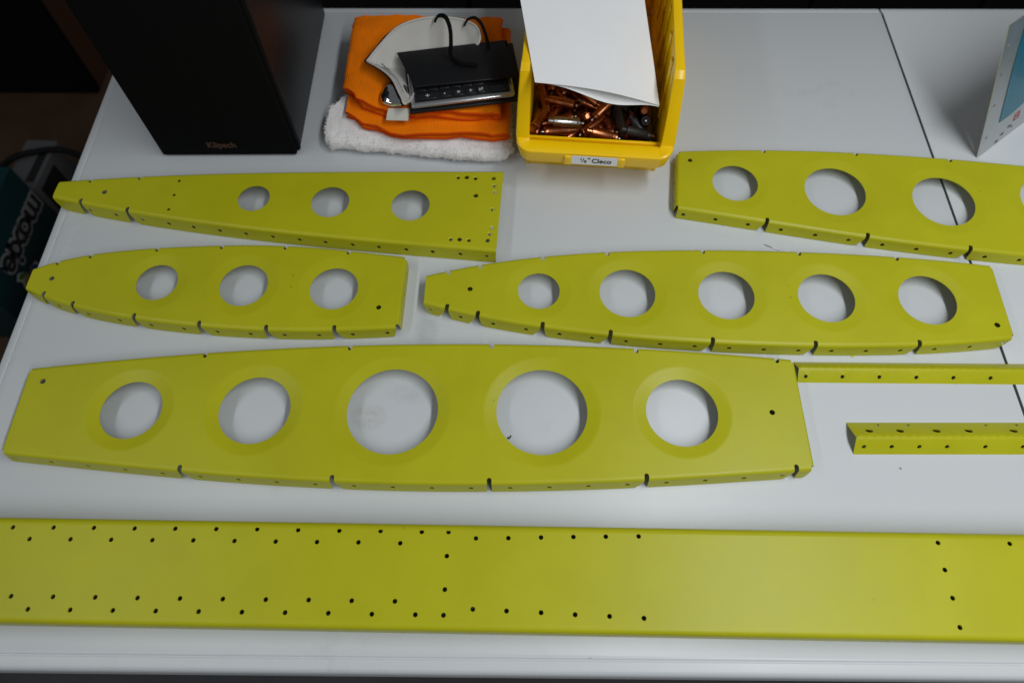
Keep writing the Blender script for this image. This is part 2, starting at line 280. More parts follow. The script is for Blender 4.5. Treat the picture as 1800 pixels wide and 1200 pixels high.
# measured outlines and hole positions in millimetres on the table (x right, y away from the camera)
D = {'A': {'back': [(164.6, 515.61), (185.7, 516.73), (206.8, 517.48), (227.9, 517.9), (249.0, 517.99), (270.2, 517.77), (291.3, 517.28), (312.4, 516.51), (333.5, 515.49), (354.6, 514.23), (375.7, 512.75), (396.8, 511.06),
                (417.9, 509.17), (439.1, 507.09), (460.2, 504.83), (481.3, 502.4), (502.4, 499.81), (523.5, 497.06), (544.6, 494.16), (565.7, 491.11), (586.8, 487.92), (608.0, 484.58), (629.1, 481.11), (650.2, 477.49),
                (671.3, 473.73), (692.4, 469.83)],
       'big': [(219.8, 473.3, 22.8, 1), (319.1, 463.0, 30.2, 1), (424.8, 450.9, 30.3, 1), (533.9, 451.1, 31.4, 1)],
       'bn': [(254.5, 517.8), (350.8, 514.2), (445.8, 506.1), (541.2, 494.3)],
       'fh': [(165.0, 438.5), (196.6, 432.3), (228.0, 426.3), (259.6, 420.4), (291.5, 414.3), (323.1, 408.2), (354.5, 402.6), (386.3, 397.4), (418.1, 393.2), (449.7, 389.1), (481.8, 385.5), (513.9, 382.4)],
       'fn': [(243.8, 422.5), (338.6, 404.5), (433.7, 390.4), (528.4, 379.7)],
       'front': [(155.2, 439.9), (174.0, 436.49), (192.8, 432.94), (211.6, 429.3), (230.4, 425.6), (249.2, 421.89), (268.0, 418.21), (286.9, 414.59), (305.7, 411.05), (324.5, 407.62), (343.3, 404.32), (362.1, 401.17),
                 (380.9, 398.17), (399.7, 395.35), (418.5, 392.7), (437.3, 390.23), (456.1, 387.94), (474.9, 385.81), (493.7, 383.85), (512.6, 382.04), (531.4, 380.36), (550.2, 378.79), (569.0, 377.31), (587.8, 375.88),
                 (606.6, 374.49), (625.4, 373.09)],
       'h': 14.2,
       'lend': 1,
       'rend': 1,
       'slant': 'R',
       'sm': [(176.8, 502.0, 2.4)]},
 'B': {'back': [(-469.0, 469.66), (-450.9, 471.51), (-432.8, 473.18), (-414.7, 474.69), (-396.6, 476.06), (-378.5, 477.28), (-360.4, 478.37), (-342.2, 479.35), (-324.1, 480.21), (-306.0, 480.96), (-287.9, 481.63),
                (-269.8, 482.2), (-251.7, 482.7), (-233.6, 483.13), (-215.5, 483.49), (-197.4, 483.8), (-179.3, 484.05), (-161.2, 484.27), (-143.1, 484.45), (-124.9, 484.59), (-106.8, 484.72), (-88.7, 484.82),
                (-70.6, 484.9), (-52.5, 484.98), (-34.4, 485.05), (-16.3, 485.13)],
       'big': [(-266.0, 447.8, 15.9, 0), (-188.8, 443.6, 19.0, 0), (-108.2, 439.9, 19.0, 0)],
       'bn': [(-437.8, 472.3), (-387.2, 476.2)],
       'fh': [(-459.7, 446.1), (-432.5, 439.5), (-404.9, 433.5), (-377.2, 428.6), (-349.8, 423.9), (-323.2, 419.8), (-296.1, 415.7), (-269.6, 412.2), (-242.8, 408.7), (-216.2, 405.4), (-189.6, 402.0), (-163.0, 399.1),
              (-136.8, 396.3), (-110.0, 393.7), (-83.6, 391.1), (-57.1, 388.9), (-30.5, 386.6)],
       'fn': [(-440.4, 440.8), (-390.5, 429.6)],
       'front': [(-470.3, 448.25), (-452.4, 443.93), (-434.4, 439.84), (-416.5, 435.96), (-398.6, 432.3), (-380.6, 428.83), (-362.7, 425.54), (-344.7, 422.43), (-326.8, 419.49), (-308.9, 416.7), (-290.9, 414.06),
                 (-273.0, 411.56), (-255.1, 409.18), (-237.1, 406.91), (-219.2, 404.74), (-201.3, 402.67), (-183.3, 400.69), (-165.4, 398.77), (-147.5, 396.92), (-129.5, 395.12), (-111.6, 393.37), (-93.6, 391.64),
                 (-75.7, 389.94), (-57.8, 388.25), (-39.8, 386.56), (-21.9, 384.86)],
       'h': 17.2,
       'lend': 0,
       'rend': 0,
       'slant': 'L',
       'sm': [(-418.6, 455.0, 2.7), (-346.3, 469.7, 1.7), (-347.3, 451.5, 1.6), (-348.5, 433.5, 1.6), (-62.3, 475.5, 1.6), (-53.4, 475.5, 2.4), (-44.7, 474.5, 1.8), (-26.1, 474.1, 2.3), (-25.0, 464.9, 1.6),
              (-24.2, 457.0, 1.5), (-43.5, 452.0, 2.5), (-26.6, 434.9, 1.6), (-26.4, 412.7, 1.5), (-28.3, 405.0, 1.6), (-30.2, 397.1, 2.3), (-66.2, 398.6, 1.5), (-57.4, 398.3, 2.3), (-48.6, 397.6, 1.6)]},
 'C': {'back': [(-463.7, 364.93), (-449.4, 371.3), (-435.2, 376.26), (-420.9, 380.1), (-406.6, 383.1), (-392.4, 385.44), (-378.1, 387.3), (-363.8, 388.81), (-349.6, 390.05), (-335.3, 391.09), (-321.0, 391.96),
                (-306.8, 392.68), (-292.5, 393.23), (-278.2, 393.62), (-263.9, 393.8), (-249.7, 393.76), (-235.4, 393.47), (-221.1, 392.9), (-206.9, 392.04), (-192.6, 390.89), (-178.3, 389.47), (-164.1, 387.81),
                (-149.8, 386.0), (-135.5, 384.11), (-121.3, 382.29), (-107.0, 380.72)],
       'big': [(-341.2, 350.4, 19.5, 1), (-258.6, 347.6, 22.6, 1), (-173.1, 344.5, 22.6, 1)],
       'bn': [(-442.4, 374.1), (-412.1, 381.3), (-349.9, 389.8), (-287.7, 392.9), (-225.9, 392.5), (-163.8, 387.5)],
       'fh': [(-431.1, 327.3), (-400.7, 319.0), (-369.7, 312.7), (-338.8, 307.4), (-307.4, 303.8), (-276.7, 301.2), (-245.3, 299.4), (-214.0, 298.3), (-182.5, 298.2), (-151.4, 299.3), (-120.3, 301.2)],
       'fn': [(-445.0, 332.8), (-414.6, 322.7), (-353.3, 310.1), (-291.6, 302.7), (-229.2, 299.0), (-166.8, 298.8)],
       'front': [(-463.9, 342.19), (-449.7, 335.54), (-435.5, 329.95), (-421.3, 325.22), (-407.1, 321.21), (-392.8, 317.77), (-378.6, 314.8), (-364.4, 312.22), (-350.2, 309.94), (-336.0, 307.93), (-321.8, 306.14),
                 (-307.6, 304.54), (-293.4, 303.13), (-279.1, 301.89), (-264.9, 300.83), (-250.7, 299.96), (-236.5, 299.29), (-222.3, 298.82), (-208.1, 298.57), (-193.9, 298.53), (-179.7, 298.71), (-165.4, 299.11),
                 (-151.2, 299.7), (-137.0, 300.45), (-122.8, 301.33), (-108.6, 302.27)],
       'h': 14.7,
       'lend': 0,
       'rend': 1,
       'slant': 'L',
       'sm': [(-441.3, 353.2, 2.5), (-128.9, 323.5, 2.4)]},
 'D': {'back': [(-88.2, 358.92), (-66.7, 364.86), (-45.3, 369.95), (-23.8, 374.3), (-2.4, 377.96), (19.1, 381.01), (40.5, 383.52), (62.0, 385.53), (83.4, 387.12), (104.9, 388.32), (126.3, 389.17), (147.8, 389.72),
                (169.2, 390.0), (190.7, 390.02), (212.1, 389.82), (233.6, 389.41), (255.0, 388.8), (276.5, 387.99), (297.9, 386.98), (319.4, 385.76), (340.8, 384.34), (362.3, 382.67), (383.7, 380.75), (405.2, 378.55),
                (426.6, 376.03), (448.1, 373.15)],
       'big': [(18.8, 342.6, 19.4, 1), (101.1, 340.8, 25.8, 1), (192.7, 339.1, 25.8, 1), (284.7, 336.7, 25.9, 1), (377.2, 335.0, 26.1, 1)],
       'bn': [(-66.8, 364.6), (-37.0, 371.9), (23.3, 380.7), (84.4, 386.3), (175.9, 389.8), (267.6, 388.0), (360.1, 382.2)],
       'fh': [(-82.6, 326.4), (-53.4, 317.8), (-23.8, 311.1), (6.5, 305.6), (37.1, 301.1), (67.3, 297.4), (97.9, 294.1), (128.3, 291.4), (159.2, 289.2), (189.8, 287.3), (220.2, 286.0), (251.1, 285.1), (281.6, 284.9),
              (312.1, 285.1), (343.3, 286.1), (374.1, 287.8), (405.4, 290.0), (436.3, 293.0)],
       'fn': [(-66.9, 321.0), (-37.9, 313.7), (21.9, 302.8), (82.5, 295.3), (173.8, 287.9), (265.7, 284.7), (357.2, 286.8)],
       'front': [(-88.5, 328.14), (-67.2, 321.92), (-45.8, 316.46), (-24.5, 311.67), (-3.2, 307.49), (18.1, 303.84), (39.5, 300.66), (60.8, 297.9), (82.1, 295.5), (103.5, 293.41), (124.8, 291.62), (146.1, 290.08),
                 (167.4, 288.77), (188.8, 287.68), (210.1, 286.79), (231.4, 286.11), (252.7, 285.64), (274.1, 285.38), (295.4, 285.36), (316.7, 285.61), (338.1, 286.14), (359.4, 287.0), (380.7, 288.23), (402.0, 289.89),
                 (423.4, 292.02), (444.7, 294.7)],
       'h': 15.4,
       'lend': 0,
       'rend': 1,
       'slant': 'R',
       'sm': [(-45.4, 343.4, 2.5), (431.8, 308.0, 2.6)]},
 'E': {'back': [(-431.2, 259.67), (-404.2, 263.05), (-377.3, 266.25), (-350.3, 269.25), (-323.3, 272.04), (-296.4, 274.61), (-269.4, 276.96), (-242.5, 279.07), (-215.5, 280.94), (-188.5, 282.56), (-161.6, 283.92),
                (-134.6, 285.02), (-107.6, 285.86), (-80.7, 286.44), (-53.7, 286.74), (-26.7, 286.78), (0.2, 286.54), (27.2, 286.04), (54.2, 285.27), (81.1, 284.23), (108.1, 282.93), (135.0, 281.38), (162.0, 279.57),
                (189.0, 277.52), (215.9, 275.22), (242.9, 272.7)],
       'big': [(-331.5, 221.4, 26.2, 1), (-225.5, 222.1, 30.5, 1), (-107.3, 222.3, 38.9, 1), (20.3, 222.6, 38.8, 1), (139.6, 222.4, 30.5, 1)],
       'bn': [(-277.9, 275.7), (-150.7, 284.2), (-22.9, 285.9), (105.6, 283.0), (226.9, 273.9)],
       'fh': [(-422.3, 179.1), (-390.2, 175.9), (-357.8, 172.8), (-326.6, 169.8), (-294.6, 166.9), (-263.0, 164.5), (-231.0, 162.4), (-198.8, 160.5), (-166.7, 158.9), (-134.9, 157.7), (-102.8, 157.0), (-71.0, 156.6),
              (-38.9, 156.6), (-6.9, 157.0), (25.1, 157.7), (57.6, 158.9), (89.5, 160.6), (121.4, 162.6), (153.7, 164.7), (186.0, 166.7), (218.0, 169.1), (237.8, 170.7)],
       'fn': [(-278.0, 166.5), (-150.6, 159.1), (-22.9, 157.5), (104.9, 162.5), (226.9, 170.8)],
       'front': [(-429.9, 181.11), (-403.0, 178.42), (-376.1, 175.75), (-349.2, 173.15), (-322.3, 170.65), (-295.4, 168.3), (-268.5, 166.13), (-241.6, 164.15), (-214.7, 162.41), (-187.8, 160.91), (-160.9, 159.67),
                 (-134.0, 158.71), (-107.1, 158.03), (-80.1, 157.65), (-53.2, 157.55), (-26.3, 157.74), (0.6, 158.22), (27.5, 158.96), (54.4, 159.96), (81.3, 161.2), (108.2, 162.66), (135.1, 164.3), (162.0, 166.11),
                 (188.9, 168.05), (215.8, 170.08), (242.7, 172.16)],
       'h': 15.7,
       'lend': 1,
       'rend': 1,
       'slant': 'M',
       'sm': [(-414.5, 246.6, 2.5), (215.3, 222.0, 2.4)]},
 'angG': {'bend': [(248.0, 267.4), (444.8, 266.5)], 'bot': [(251.3, 257.0), (447.8, 254.3)], 'hx': [254.9, 287.3, 319.9, 352.5, 385.1, 417.7], 'top': [(248.7, 271.3), (447.1, 272.6)]},
 'angH': {'bend': [(282.7, 201.5), (421.6, 202.3)],
          'bot': [(283.5, 190.5), (427.2, 192.0)],
          'hb': [297.3, 323.3, 354.0, 381.1, 418.9],
          'hf': [290.9, 314.1, 337.3, 360.5, 392.5, 424.0],
          'hs': [308.5, 334.4, 400.7],
          'top': [(288.4, 216.5), (432.1, 218.5)]},
 'skin': {'bl': [(39.6, 8.2), (31.6, 3.4), (51.1, 11.9)],
          'c0': [485.5, 519.2, 0.0],
          'e': [0.7901, 0.613, 0.0],
          'film': [(19.5, 130.1), (20.7, 87.5), (25.4, 28.8), (69.2, 31.6)],
          'hgt': 144.4,
          'holes': [(-0.6, 122.3), (2.0, 91.9), (4.8, 58.2), (7.4, 20.4), (57.3, 8.4)],
          'l': [-0.2176, 0.2804, 0.9349],
          'red': (61.0, 19.1),
          'top': (11.4, 142.9)},
 'spar': {'back': [(-404.1, 127.4), (-4.2, 126.4), (388.0, 120.7)],
          'front': [(-376.7, 49.9), (-3.5, 48.6), (362.5, 43.7)],
          'h': 25.4,
          'holes': [(-390.4, 118.7), (-358.8, 118.8), (-327.4, 118.8), (-295.7, 118.6), (-264.2, 118.7), (-232.4, 118.7), (-200.7, 118.8), (-169.0, 118.4), (-137.1, 118.2), (-105.3, 118.2), (-73.5, 117.8),
                    (-52.9, 117.8), (-374.6, 110.0), (-343.0, 110.0), (-311.6, 109.9), (-279.8, 109.9), (-248.3, 110.0), (-216.6, 109.8), (-184.9, 109.6), (-153.2, 109.5), (-121.4, 109.5), (-89.4, 109.1), (-31.7, 113.2),
                    (-6.9, 113.6), (-53.3, 99.9), (-53.5, 75.8), (-374.5, 68.4), (-343.2, 68.3), (-311.8, 68.2), (-280.3, 68.0), (-248.8, 67.9), (-217.0, 67.8), (-185.2, 67.7), (-153.5, 67.7), (-121.7, 67.4),
                    (-89.8, 67.3), (-359.0, 59.5), (-327.7, 59.3), (-296.2, 59.2), (-264.6, 59.1), (-233.0, 59.0), (-201.2, 58.9), (-169.5, 58.8), (-137.8, 58.7), (-105.9, 58.3), (-74.1, 58.2), (-53.5, 58.0),
                    (-32.3, 62.3), (-7.6, 61.3), (18.1, 114.3), (42.9, 114.9), (67.7, 115.3), (92.8, 115.7), (17.6, 60.4), (42.4, 59.2), (67.4, 58.3), (92.3, 57.2), (319.8, 112.7), (319.5, 92.9), (319.6, 73.0),
                    (319.2, 53.0), (373.9, 112.5)],
          'r': 1.7}}
CLECO = [(84.9, 50.5, 50.9, -0.669, -0.666, -0.331), (84.1, 139.4, 48.1, 0.95, 0.311, -0.003), (68.7, 69.6, 48.1, -0.799, 0.581, 0.156), (110.5, 73.3, 47.3, -0.955, 0.286, 0.084), (30.6, 131.2, 46.9, 0.886, -0.454, 0.092), (83.6, 76.9, 46.9, 0.611, -0.76, -0.222), (107.2, 116.1, 46.1, 0.013, 1.0, -0.001), (73.0, 110.5, 45.7, 0.179, -0.984, 0.015), (48.6, 35.0, 45.3, 0.997, 0.039, -0.065), (22.2, 38.5, 44.9, 0.424, 0.905, 0.022), (120.7, 26.3, 44.9, 0.957, 0.062, -0.282), (57.6, 112.4, 44.9, -0.262, 0.691, 0.673), (42.9, 62.5, 44.5, 0.944, -0.314, 0.103), (128.9, 60.0, 44.5, 0.191, 0.789, -0.584), (121.2, 137.7, 44.1, 0.715, -0.46, -0.527), (30.4, 94.1, 43.3, 0.045, -0.991, -0.129), (102.3, 45.3, 43.3, -0.222, 0.964, 0.144), (50.1, 95.4, 42.9, -0.599, 0.786, 0.155), (130.2, 47.4, 41.3, -0.18, -0.721, 0.669), (44.2, 131.7, 40.1, -0.729, 0.665, -0.163), (126.2, 81.5, 40.1, 0.399, 0.861, 0.314), (87.3, 26.2, 39.7, 0.973, -0.032, -0.23), (93.9, 125.1, 39.7, 0.138, -0.988, 0.068), (90.0, 95.5, 39.3, -0.519, 0.854, 0.017), (116.6, 89.5, 38.9, 0.365, 0.917, 0.163), (68.2, 139.3, 38.9, -0.899, 0.112, 0.424), (76.2, 67.3, 37.3, -0.939, 0.324, 0.112), (41.6, 45.6, 37.3, 0.959, 0.269, 0.087), (125.2, 38.3, 36.9, 0.679, -0.608, -0.412), (111.7, 119.4, 36.9, -0.417, -0.909, -0.013), (74.2, 39.2, 36.9, -0.67, -0.742, -0.015), (23.7, 77.7, 36.1, -0.287, 0.926, 0.247), (94.3, 73.1, 35.3, -0.925, 0.377, -0.055), (40.4, 33.0, 34.5, -0.993, -0.109, -0.054), (62.2, 123.2, 34.1, 0.423, -0.892, 0.159), (113.1, 49.3, 33.3, 0.238, 0.97, -0.044), (37.7, 62.7, 33.3, 0.48, 0.805, 0.348), (24.4, 125.2, 32.9, 0.228, -0.972, 0.053), (81.4, 92.8, 32.9, -0.758, 0.595, 0.268), (51.5, 98.0, 32.9, -0.485, 0.835, 0.26), (98.8, 110.7, 31.7, 0.346, 0.936, 0.062), (18.7, 40.8, 31.3, -0.113, -0.953, -0.281), (86.1, 37.3, 30.5, 0.956, -0.105, 0.275), (125.4, 103.4, 30.5, 0.543, -0.823, 0.167), (40.6, 129.1, 30.1, -0.455, 0.883, -0.116), (46.2, 79.1, 29.7, 0.677, -0.736, -0.004), (116.8, 89.0, 29.3, -0.856, 0.517, -0.013), (67.1, 61.6, 29.3, -0.17, 0.714, -0.679), (121.1, 141.3, 28.5, -0.967, 0.086, -0.238), (72.6, 108.3, 27.7, -0.981, 0.097, -0.168), (48.6, 49.1, 27.7, -0.765, -0.643, 0.023), (134.0, 118.5, 26.5, 0.004, -0.722, 0.692), (88.8, 27.0, 26.1, -0.986, 0.142, -0.092), (76.3, 82.0, 25.7, -0.064, -0.99, 0.128), (54.7, 37.2, 25.7, -0.674, -0.735, -0.073), (96.5, 47.0, 25.7, 0.486, -0.861, -0.149), (69.6, 144.5, 25.7, -0.964, -0.024, 0.266), (120.3, 36.3, 25.7, 0.673, 0.739, 0.006), (33.9, 68.3, 24.5, -0.429, 0.873, 0.232), (105.6, 125.4, 23.7, 0.993, 0.061, 0.097), (33.1, 94.8, 23.3, 0.911, 0.412, 0.034), (87.2, 44.8, 22.9, 0.529, -0.777, -0.341), (51.8, 131.0, 22.9, -0.411, 0.909, -0.072), (115.7, 60.7, 22.5, -0.055, 0.985, 0.165), (19.5, 109.9, 22.1, 0.142, -0.589, 0.796), (71.2, 125.7, 21.7, -0.659, 0.691, -0.297), (32.9, 129.8, 21.3, -0.244, -0.946, 0.215), (77.1, 135.1, 20.9, -0.043, 0.575, -0.817), (106.4, 94.9, 19.7, -0.699, -0.707, 0.105), (30.4, 37.3, 19.3, 0.996, 0.076, -0.037), (85.3, 83.2, 19.3, -0.415, -0.908, -0.058), (52.3, 77.1, 18.9, -0.664, -0.746, -0.055), (128.5, 75.8, 18.9, 0.21, -0.976, -0.054), (76.7, 43.8, 18.9, -0.44, 0.88, 0.177), (98.1, 53.4, 17.7, -0.737, 0.675, -0.036), (112.0, 118.2, 17.3, 0.958, 0.041, 0.283), (104.9, 69.4, 17.3, 0.666, -0.342, -0.663), (39.3, 105.6, 16.9, 0.99, 0.128, -0.061), (115.5, 27.9, 16.5, -0.993, -0.008, -0.116), (19.1, 60.4, 16.5, -0.126, -0.965, 0.231), (112.0, 137.6, 16.1, 0.954, 0.117, -0.276), (41.2, 83.8, 16.1, 0.728, 0.631, 0.269), (53.6, 50.4, 15.3, -0.077, -0.996, 0.048), (69.3, 96.8, 14.1, -0.044, 0.978, 0.205), (125.7, 104.3, 12.9, 0.638, -0.739, 0.214), (37.6, 128.1, 12.7, -0.833, 0.482, -0.273), (24.3, 53.0, 10.1, -0.452, -0.889, -0.075), (111.8, 77.4, 10.1, 0.87, -0.481, 0.114), (74.9, 52.5, 9.7, 0.144, -0.987, -0.072), (88.2, 87.1, 9.7, -0.051, -0.995, -0.086), (104.6, 58.8, 9.3, 0.875, -0.485, 0.013), (66.4, 42.4, 9.3, 0.199, -0.979, 0.038), (114.6, 95.6, 9.2, 0.945, -0.327, -0.009), (91.6, 134.4, 9.2, 0.921, 0.388, -0.043), (41.5, 117.0, 9.1, 0.968, -0.25, -0.0), (22.1, 95.6, 9.1, 0.039, -0.999, 0.021), (39.4, 32.1, 8.9, -0.997, 0.069, 0.03), (100.8, 36.1, 8.9, -0.894, -0.448, 0.017), (130.1, 45.7, 8.9, 0.296, 0.955, -0.02), (52.3, 71.2, 8.9, -0.998, -0.055, 0.007), (116.8, 126.9, 8.8, 0.999, -0.018, -0.037), (48.3, 139.1, 8.7, 0.94, -0.341, -0.017), (77.5, 118.6, 8.7, -0.832, 0.555, 0.013), (50.7, 97.3, 8.7, -0.867, -0.497, -0.023)]

# ------------------------------------------------------------------ floor and table
FZ = -0.73
fl = mesh_object('floor', [(-6, -5, FZ), (6, -5, FZ), (6, 7, FZ), (-6, 7, FZ)], [(0, 1, 2, 3)], CONCRETE, smooth=False)
fl['kind'] = 'structure'

X0, XS, X1, Y0, Y1 = -0.4755, 0.4397, 1.355, 0.0195, 0.7635
tb = thing('folding_table', 'light grey plastic folding table with a dark seam across its top', 'table', (0.44, 0.39, FZ))
TB = Vector((0.44, 0.39, FZ))
def panel(xa, xb, la, lb):
    """moulded table half: outer skirt, rounded shoulder, rim, shallow groove, flat field. la/lb: rim inset at each x end"""
    rings = [(1.0, 0.0, -0.045), (1.0, 0.0, -0.0085), (1.0, 0.0006, -0.0055), (1.0, 0.002, -0.0032), (1.0, 0.0042, -0.0016), (1.0, 0.0100, -0.0012), (1.0, 0.0108, -0.0018), (1.0, 0.0113, -0.0018), (1.0, 0.0120, -0.0004), (1.0, 0.0128, 0.0)]
    V = []; F = []; n = None
    for _, ins, z in rings:
        ia = ins if la else min(ins * 0.5, 0.0007); ib = ins if lb else min(ins * 0.5, 0.0007)
        xa_, xb_, ya_, yb_ = xa + ia, xb - ib, Y0 + ins, Y1 - ins
        loop = []
        for cx, cy, sx, sy, a0, rad in ((xb_, yb_, -1, -1, 0, 0.03 if lb else 0.003), (xa_, yb_, 1, -1, 90, 0.03 if la else 0.003), (xa_, ya_, 1, 1, 180, 0.03 if la else 0.003), (xb_, ya_, -1, 1, 270, 0.03 if lb else 0.003)):
            rad = max(rad - ins, 0.0012)
            for k in range(9):
                a = math.radians(a0 + 90 * k / 8); loop.append((cx + sx * rad + rad * math.cos(a), cy + sy * rad + rad * math.sin(a), z))
        b = len(V); V += [Vector(p) - TB for p in loop]
        if n: F += [(b - n + i, b - n + (i + 1) % n, b + (i + 1) % n, b + i) for i in range(n)]
        n = len(loop)
    b = len(V) - n; F.append(tuple(range(b, b + n))); F.append(tuple(range(n))[::-1])
    return V, F
V, F = panel(X0, XS - 0.0007, True, False); mesh_object('tabletop', V, F, TABLE, tb, auto=40)
V, F = panel(XS + 0.0007, X1, False, True); mesh_object('tabletop', V, F, TABLE, tb, auto=40)
for x in (X0 + 0.14, X1 - 0.14):
    for y in (Y0 + 0.10, Y1 - 0.10):
        V, F = tube_mesh([Vector((x, y, FZ)) - TB, Vector((x, y, -0.0455)) - TB], 0.0135, 14); mesh_object('leg', V, F, GREYSTEEL, tb, auto=40)
    V, F = tube_mesh([Vector((x, Y0 + 0.10, FZ + 0.22)) - TB, Vector((x, Y1 - 0.10, FZ + 0.22)) - TB], 0.0095, 12); mesh_object('crossbar', V, F, GREYSTEEL, tb, auto=40)
for y in (Y0 + 0.06, Y1 - 0.06):
    bm_object('rail', box_bm(X0 + 0.05 - TB.x, X1 - 0.05 - TB.x, y - 0.012 - TB.y, y + 0.012 - TB.y, -0.063 - TB.z, -0.0455 - TB.z, 0.002), GREYSTEEL, tb)
bm_object('seam_shade', box_bm(XS - 0.0006 - TB.x, XS + 0.0006 - TB.x, Y0 + 0.012 - TB.y, Y1 - 0.012 - TB.y, -0.0440 - TB.z, -0.0035 - TB.z), BLACK, tb)  # black filler added inside the open seam so the gap looks shaded
bm_object('hinge', box_bm(XS - 0.03 - TB.x, XS + 0.03 - TB.x, Y0 + 0.05 - TB.y, Y1 - 0.05 - TB.y, -0.0635 - TB.z, -0.0460 - TB.z, 0.001), BLACK, tb)
lettering('embossed_lettering', 'MAYAK', 0.0125, TABLE, tb, frame(Vector((-0.4518, 0.4075, 0.0)) - TB, (0, -1, 0), (1, 0, 0)), depth=0.0003, weight=0.0)

# ------------------------------------------------------------------ painted sheet metal parts
class Curve2:
    def __init__(s, pts, inward):           # pts left to right in metres; inward +1: to the left of travel
        s.p = [Vector((x, y)) for x, y in pts]; s.s = [0.0]
        for a, b in zip(s.p, s.p[1:]): s.s.append(s.s[-1] + (b - a).length)
        s.L = s.s[-1]; s.sg = inward
    def at(s, t):
        t = min(max(t, 0), s.L); i = 0
        lo, hi = 0, len(s.s) - 2
        while lo < hi:
            m = (lo + hi + 1) // 2
            if s.s[m] <= t: lo = m
            else: hi = m - 1
        i = lo; d = (s.p[i + 1] - s.p[i]); f = (t - s.s[i]) / max(d.length, 1e-9)
        return s.p[i] + d * f
    def tan(s, t): 
        d = s.at(t + 0.002) - s.at(t - 0.002); return d.normalized()
    def inw(s, t):
        d = s.tan(t); return Vector((-d.y, d.x)) * s.sg
    def near(s, q):
        q = Vector(q); best = (9, 0); n = 400
        for k in range(n + 1):
            t = s.L * k / n; d = (s.at(t) - q).length
            if d < best[0]: best = (d, t)
        return best[1]
THK = 0.0009
SPLAY = 0.14          # flanges stand a little open of square, as pressed
def flange(curve, h, R, s0, s1, c0, c1, holes, name, parent, zb=0.0002, wob=0.0, hr=0.0021, hv=None, splay=SPLAY):
    arc = math.pi * R / 2; vm = arc + (h - R) - zb
    n = max(2, int((s1 - s0) / 0.005)); rc = 0.0012
    def bot(t):
        return vm - (wob * (0.5 + 0.5 * noise.noise(Vector((t * 35, h * 99, s0 * 50)))) if wob else 0)
    def pos(t, v):
        o = curve.at(t); w = curve.inw(t)
        if v <= arc: a = v / R; p = o + w * (R * (1 - math.sin(a))); z = h - R * (1 - math.cos(a))
        else: p = o - w * ((v - arc) * splay); z = h - R - (v - arc)
        return Vector((p.x, p.y, z))
    V = []; T = []; K = 6
    for k in range(K + 1):
        for i in range(n + 1): V.append(pos(s0 + (s1 - s0) * i / n, arc * k / K))
        if k:
            b = k * (n + 1); T += [(b - n - 1 + i, b - n + i, b + i + 1, b + i) for i in range(n)]
    outer = [(s0 + (s1 - s0) * k / n, arc) for k in range(n + 1)]
    dv = vm - arc
    if c1 > 0.001: outer += [(s1 - c1 * 0.15, arc + dv * 0.25), (s1 - c1 * 0.50, arc + dv * 0.66), (s1 - c1 * 0.92, vm - rc)]
    else: outer += [(s1, vm - rc)]
    e1 = s1 - c1 - rc; e0 = s0 + c0 + rc; m = max(2, int((e1 - e0) / 0.005))
    outer += [(e1 - (e1 - e0) * k / m, bot(e1 - (e1 - e0) * k / m)) for k in range(m + 1)]
    if c0 > 0.001: outer += [(s0 + c0 * 0.92, vm - rc), (s0 + c0 * 0.50, arc + dv * 0.66), (s0 + c0 * 0.15, arc + dv * 0.25)]
    else: outer += [(s0, vm - rc)]
    hv = hv if hv is not None else arc + (h - R) * 0.40
    hl = [circle(t, hv, hr, 12) for t in holes if s0 + 0.003 < t < s1 - 0.003]
    V2, T2 = patch(outer, hl); b = len(V)
    V += [pos(t, max(v, arc)) for t, v in V2]
    bm = bmesh.new(); bv = [bm.verts.new(v) for v in V]
    for t in T + [tuple(i + b for i in t) for t in T2]:
        try: bm.faces.new([bv[i] for i in t])
        except ValueError: pass
    bmesh.ops.remove_doubles(bm, verts=bm.verts, dist=3e-6); bmesh.ops.recalc_face_normals(bm, faces=bm.faces)
    bm.verts.index_update(); V = [v.co.copy() for v in bm.verts]; T = [tuple(v.index for v in f.verts) for f in bm.faces]; bm.free()
    out = -curve.inw((s0 + s1) / 2); flip = None
    for t in T:
        nrm = (V[t[1]] - V[t[0]]).cross(V[t[2]] - V[t[0]]); d = nrm.x * out.x + nrm.y * out.y + nrm.z
        if abs(d) > 1e-12: flip = d < 0; break
    if flip: T = [t[::-1] for t in T]
    off = parent.location
    return mesh_object(name, [v - off for v in V], T, PAINT, parent, auto=60, solid=THK)

